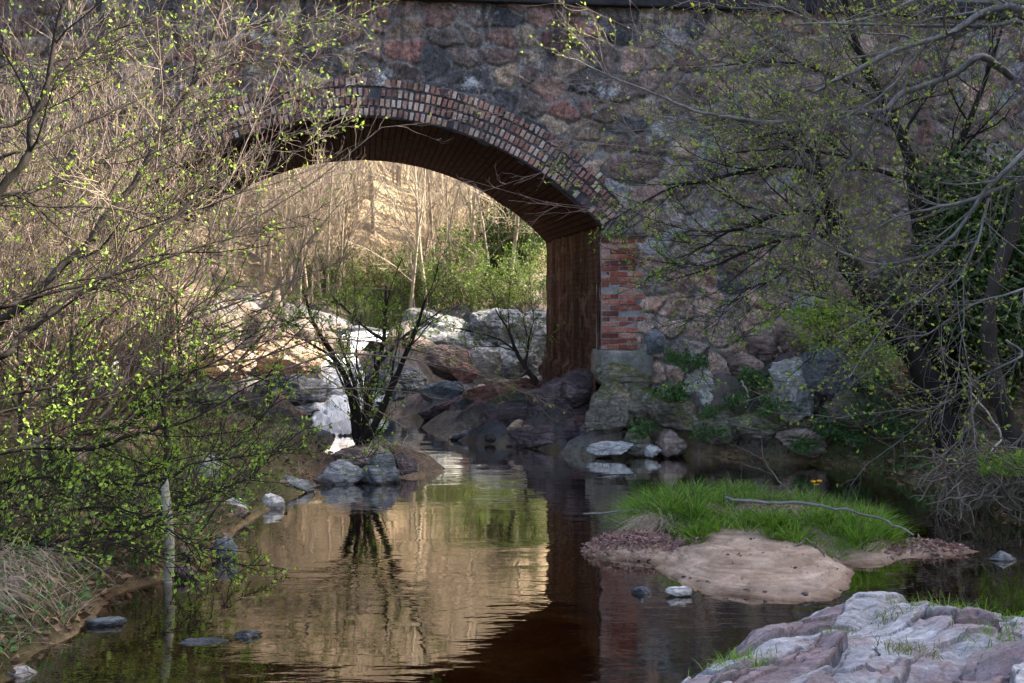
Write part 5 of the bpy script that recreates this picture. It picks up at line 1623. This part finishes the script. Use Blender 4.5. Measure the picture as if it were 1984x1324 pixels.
for k in range(5000):
    y = rng.uniform(9, 14.2); xr = float(np.interp(y, YR, XR))
    x = xr + abs(rng.normal()) * 1.0
    z = ground_at(x, y)
    u_ = rng.rand()
    if u_ < .25: ug.add(np.array([x, y, z - .01]), np.array([rng.normal() * .5 - .2, rng.normal() * .5, 1.]), .08 + .14 * rng.rand(), .003)
    elif u_ < .75: ll.add(np.array([x, y, z + .01]), rng.normal(size=3) * [1, 1, .3], .04 + .05 * rng.rand())
    else: gl.add(np.array([x, y, z + .02 + .1 * rng.rand()]), rng.normal(size=3) * [1, 1, .5], .03 + .04 * rng.rand())
ug.build("grass", M['grass_dull'])["kind"] = "stuff"
us.build("dry_grass", M['straw'])["kind"] = "stuff"
ll.build("leaf_litter", M['brown_litter'], rng=rng)["kind"] = "stuff"
gl.build("ground_cover", M['leaf_plant'], rng=rng)["kind"] = "stuff"
# bright grass on the right bank's edge
rg = Blades()
for k in range(1600):
    p = P(rng.uniform(1900, 2120), 0, rng.uniform(9.2, 10.3)); z = 1.9 - (rng.uniform(885, 925) - HY) / F * p[1]
    rg.add(np.array([p[0], p[1], z]), np.array([rng.normal() * .5 - .3, rng.normal() * .4 - .3, .9]), .08 + .1 * rng.rand(), .003)
tag(rg.build("grass_tuft", M['grass']), "bright green grass overhanging the roots on the right bank", "grass tuft")
# straw hanging over the near left bank
sg = Blades()
for k in range(800):
    x, y = rng.uniform(-3.5, -2.85), rng.uniform(6.2, 7.3)
    z = .2 + .14 * rng.rand() + .12 * (-2.7 - x)
    sg.add(np.array([x, y, z]), np.array([.5 + rng.normal() * .35, -.3 + rng.normal() * .35, .25 + .3 * rng.rand()]), .22 + .22 * rng.rand(), .0032)
tag(sg.build("straw_tuft", M['straw_dull'], droop=1.6), "pale straw drooping over the near left bank beside the birch stump", "grass tuft")

# tufts in the joints of the foreground outcrop
tf = [(1445, 1300, 5.7, .07, "thin grass tuft at the lower edge of the pale outcrop"), (1895, 1205, 6.4, .1, "largest grass tuft in a joint at the top of the pale outcrop"), (1760, 1292, 5.7, .05, "small mossy tuft in the middle of the pale outcrop"), (1955, 1265, 5.8, .08, "yellowish tuft at the right end of the pale outcrop"), (1620, 1235, 6.2, .035, "tiny tuft in a crack near the left of the pale outcrop"), (1720, 1215, 6.35, .04, "narrow tuft in a crack behind the middle of the pale outcrop"), (1835, 1190, 6.7, .05, "small tuft left of the largest on the pale outcrop")]
for px, py, Y, s, lab in tf:
    b_ = Blades(); c = P(px, py, Y)
    s *= 1.5
    for k in range(int(2200 * s)):
        q = c + np.array([rng.normal() * s * 1.1, rng.normal() * s * .9, 0]); q[2] = out_z(q[0], q[1]) - .008
        if q[2] < .0: continue
        b_.add(q, np.array([rng.normal() * .5, rng.normal() * .4, .9]), .05 + s * .8 * rng.rand(), .0024)
    tag(b_.build("grass_tuft", M['grass' if s > .1 else 'grass_dull']), lab, "grass tuft")

# ------------------------------------------------------------------ sticks and flowers
def stick(label, specs, mat='bark_grey', name="stick"):
    t = Tubes()
    for spec, Y0, Y1, r0, r1 in specs:
        q = traced(spec, Y0, Y1, np.random.RandomState(len(t.g) + 3), wob=.02)
        t.add(q, np.linspace(r0, r1, len(q)), 6)
    tag(t.build(name, M[mat]), label, "stick")


stick("long grey forked branch lying across the grassy sandbar", [([(1405, 965), (1440, 971), (1540, 974), (1620, 984), (1680, 999), (1730, 1016), (1770, 1037)], 8.95, 8.4, .014, .007), ([(1405, 968), (1425, 985), (1470, 1005)], 9.2, 9.0, .006, .003), ([(1680, 1003), (1700, 1030), (1720, 1050)], 8.9, 8.6, .005, .002)])
stick("pale straight stick poking out left from the sandbar's grass", [([(1130, 996), (1190, 993), (1250, 985), (1330, 978)], 9.4, 9.3, .008, .01)])
stick("dark forked twig on the bare sand", [([(1425, 1084), (1490, 1078), (1540, 1062), (1560, 1042)], 8.1, 8.25, .007, .009), ([(1560, 1042), (1585, 1060), (1605, 1090), (1645, 1115)], 8.25, 7.95, .006, .003)], 'bark_mid')
stick("short dark stick at the sand's wet edge", [([(1520, 1122), (1540, 1133), (1558, 1143)], 7.75, 7.6, .006, .005)], 'bark_dark')
stick("thin reddish stick floating left of the sandbar", [([(1062, 1096), (1100, 1094), (1145, 1091)], 8.3, 8.35, .006, .004)], 'twig_pink')
stick("dead branched twig standing in dark water behind the sandbar", [([(1520, 945), (1500, 920), (1480, 890), (1475, 850)], 10.6, 10.8, .008, .003), ([(1500, 920), (1460, 905), (1400, 890), (1340, 880)], 10.7, 10.9, .005, .002), ([(1480, 890), (1440, 870), (1410, 860)], 10.8, 11., .004, .002)], 'bark_mid')
stick("curved white stick among the plants below the wall", [([(1436, 738), (1446, 755), (1450, 775), (1444, 790)], 13.9, 13.9, .013, .008)], 'bark_pale')
stick("pale forked driftwood leaning on the right bank above the roots", [([(1900, 905), (1925, 870), (1940, 845), (1925, 815), (1890, 770), (1870, 735)], 10.6, 10.9, .012, .006), ([(1925, 870), (1950, 890)], 10.6, 10.5, .007, .004)], 'bark_pale')
stick("arched thin stick in the water right of the sandbar", [([(1640, 1150), (1680, 1120), (1720, 1112), (1760, 1118)], 7.9, 8.0, .004, .003)], 'bark_mid')

fl = empty("yellow_flower", P(1582, 945, 9.9))
st_ = Tubes(); hd = Leaves()
for dx in (-.03, .03, .0):
    c = np.array([dx, dx * .5, .02 + abs(dx)])
    st_.add([np.array([0, 0, -.2]), c * [1, 1, 0] + [0, 0, -.08], c], [.002, .0018, .0015], 4)
    for k in range(12):
        a = k / 12 * 6.283
        hd.add(c, np.array([math.cos(a), math.sin(a) * .7 - .2, .35]), .028)
st_.build("stem", M['grass'], fl); hd.build("petals", M['petal'], fl)
tag(fl, "cluster of yellow flowers at the back of the grassy sandbar", "flower")
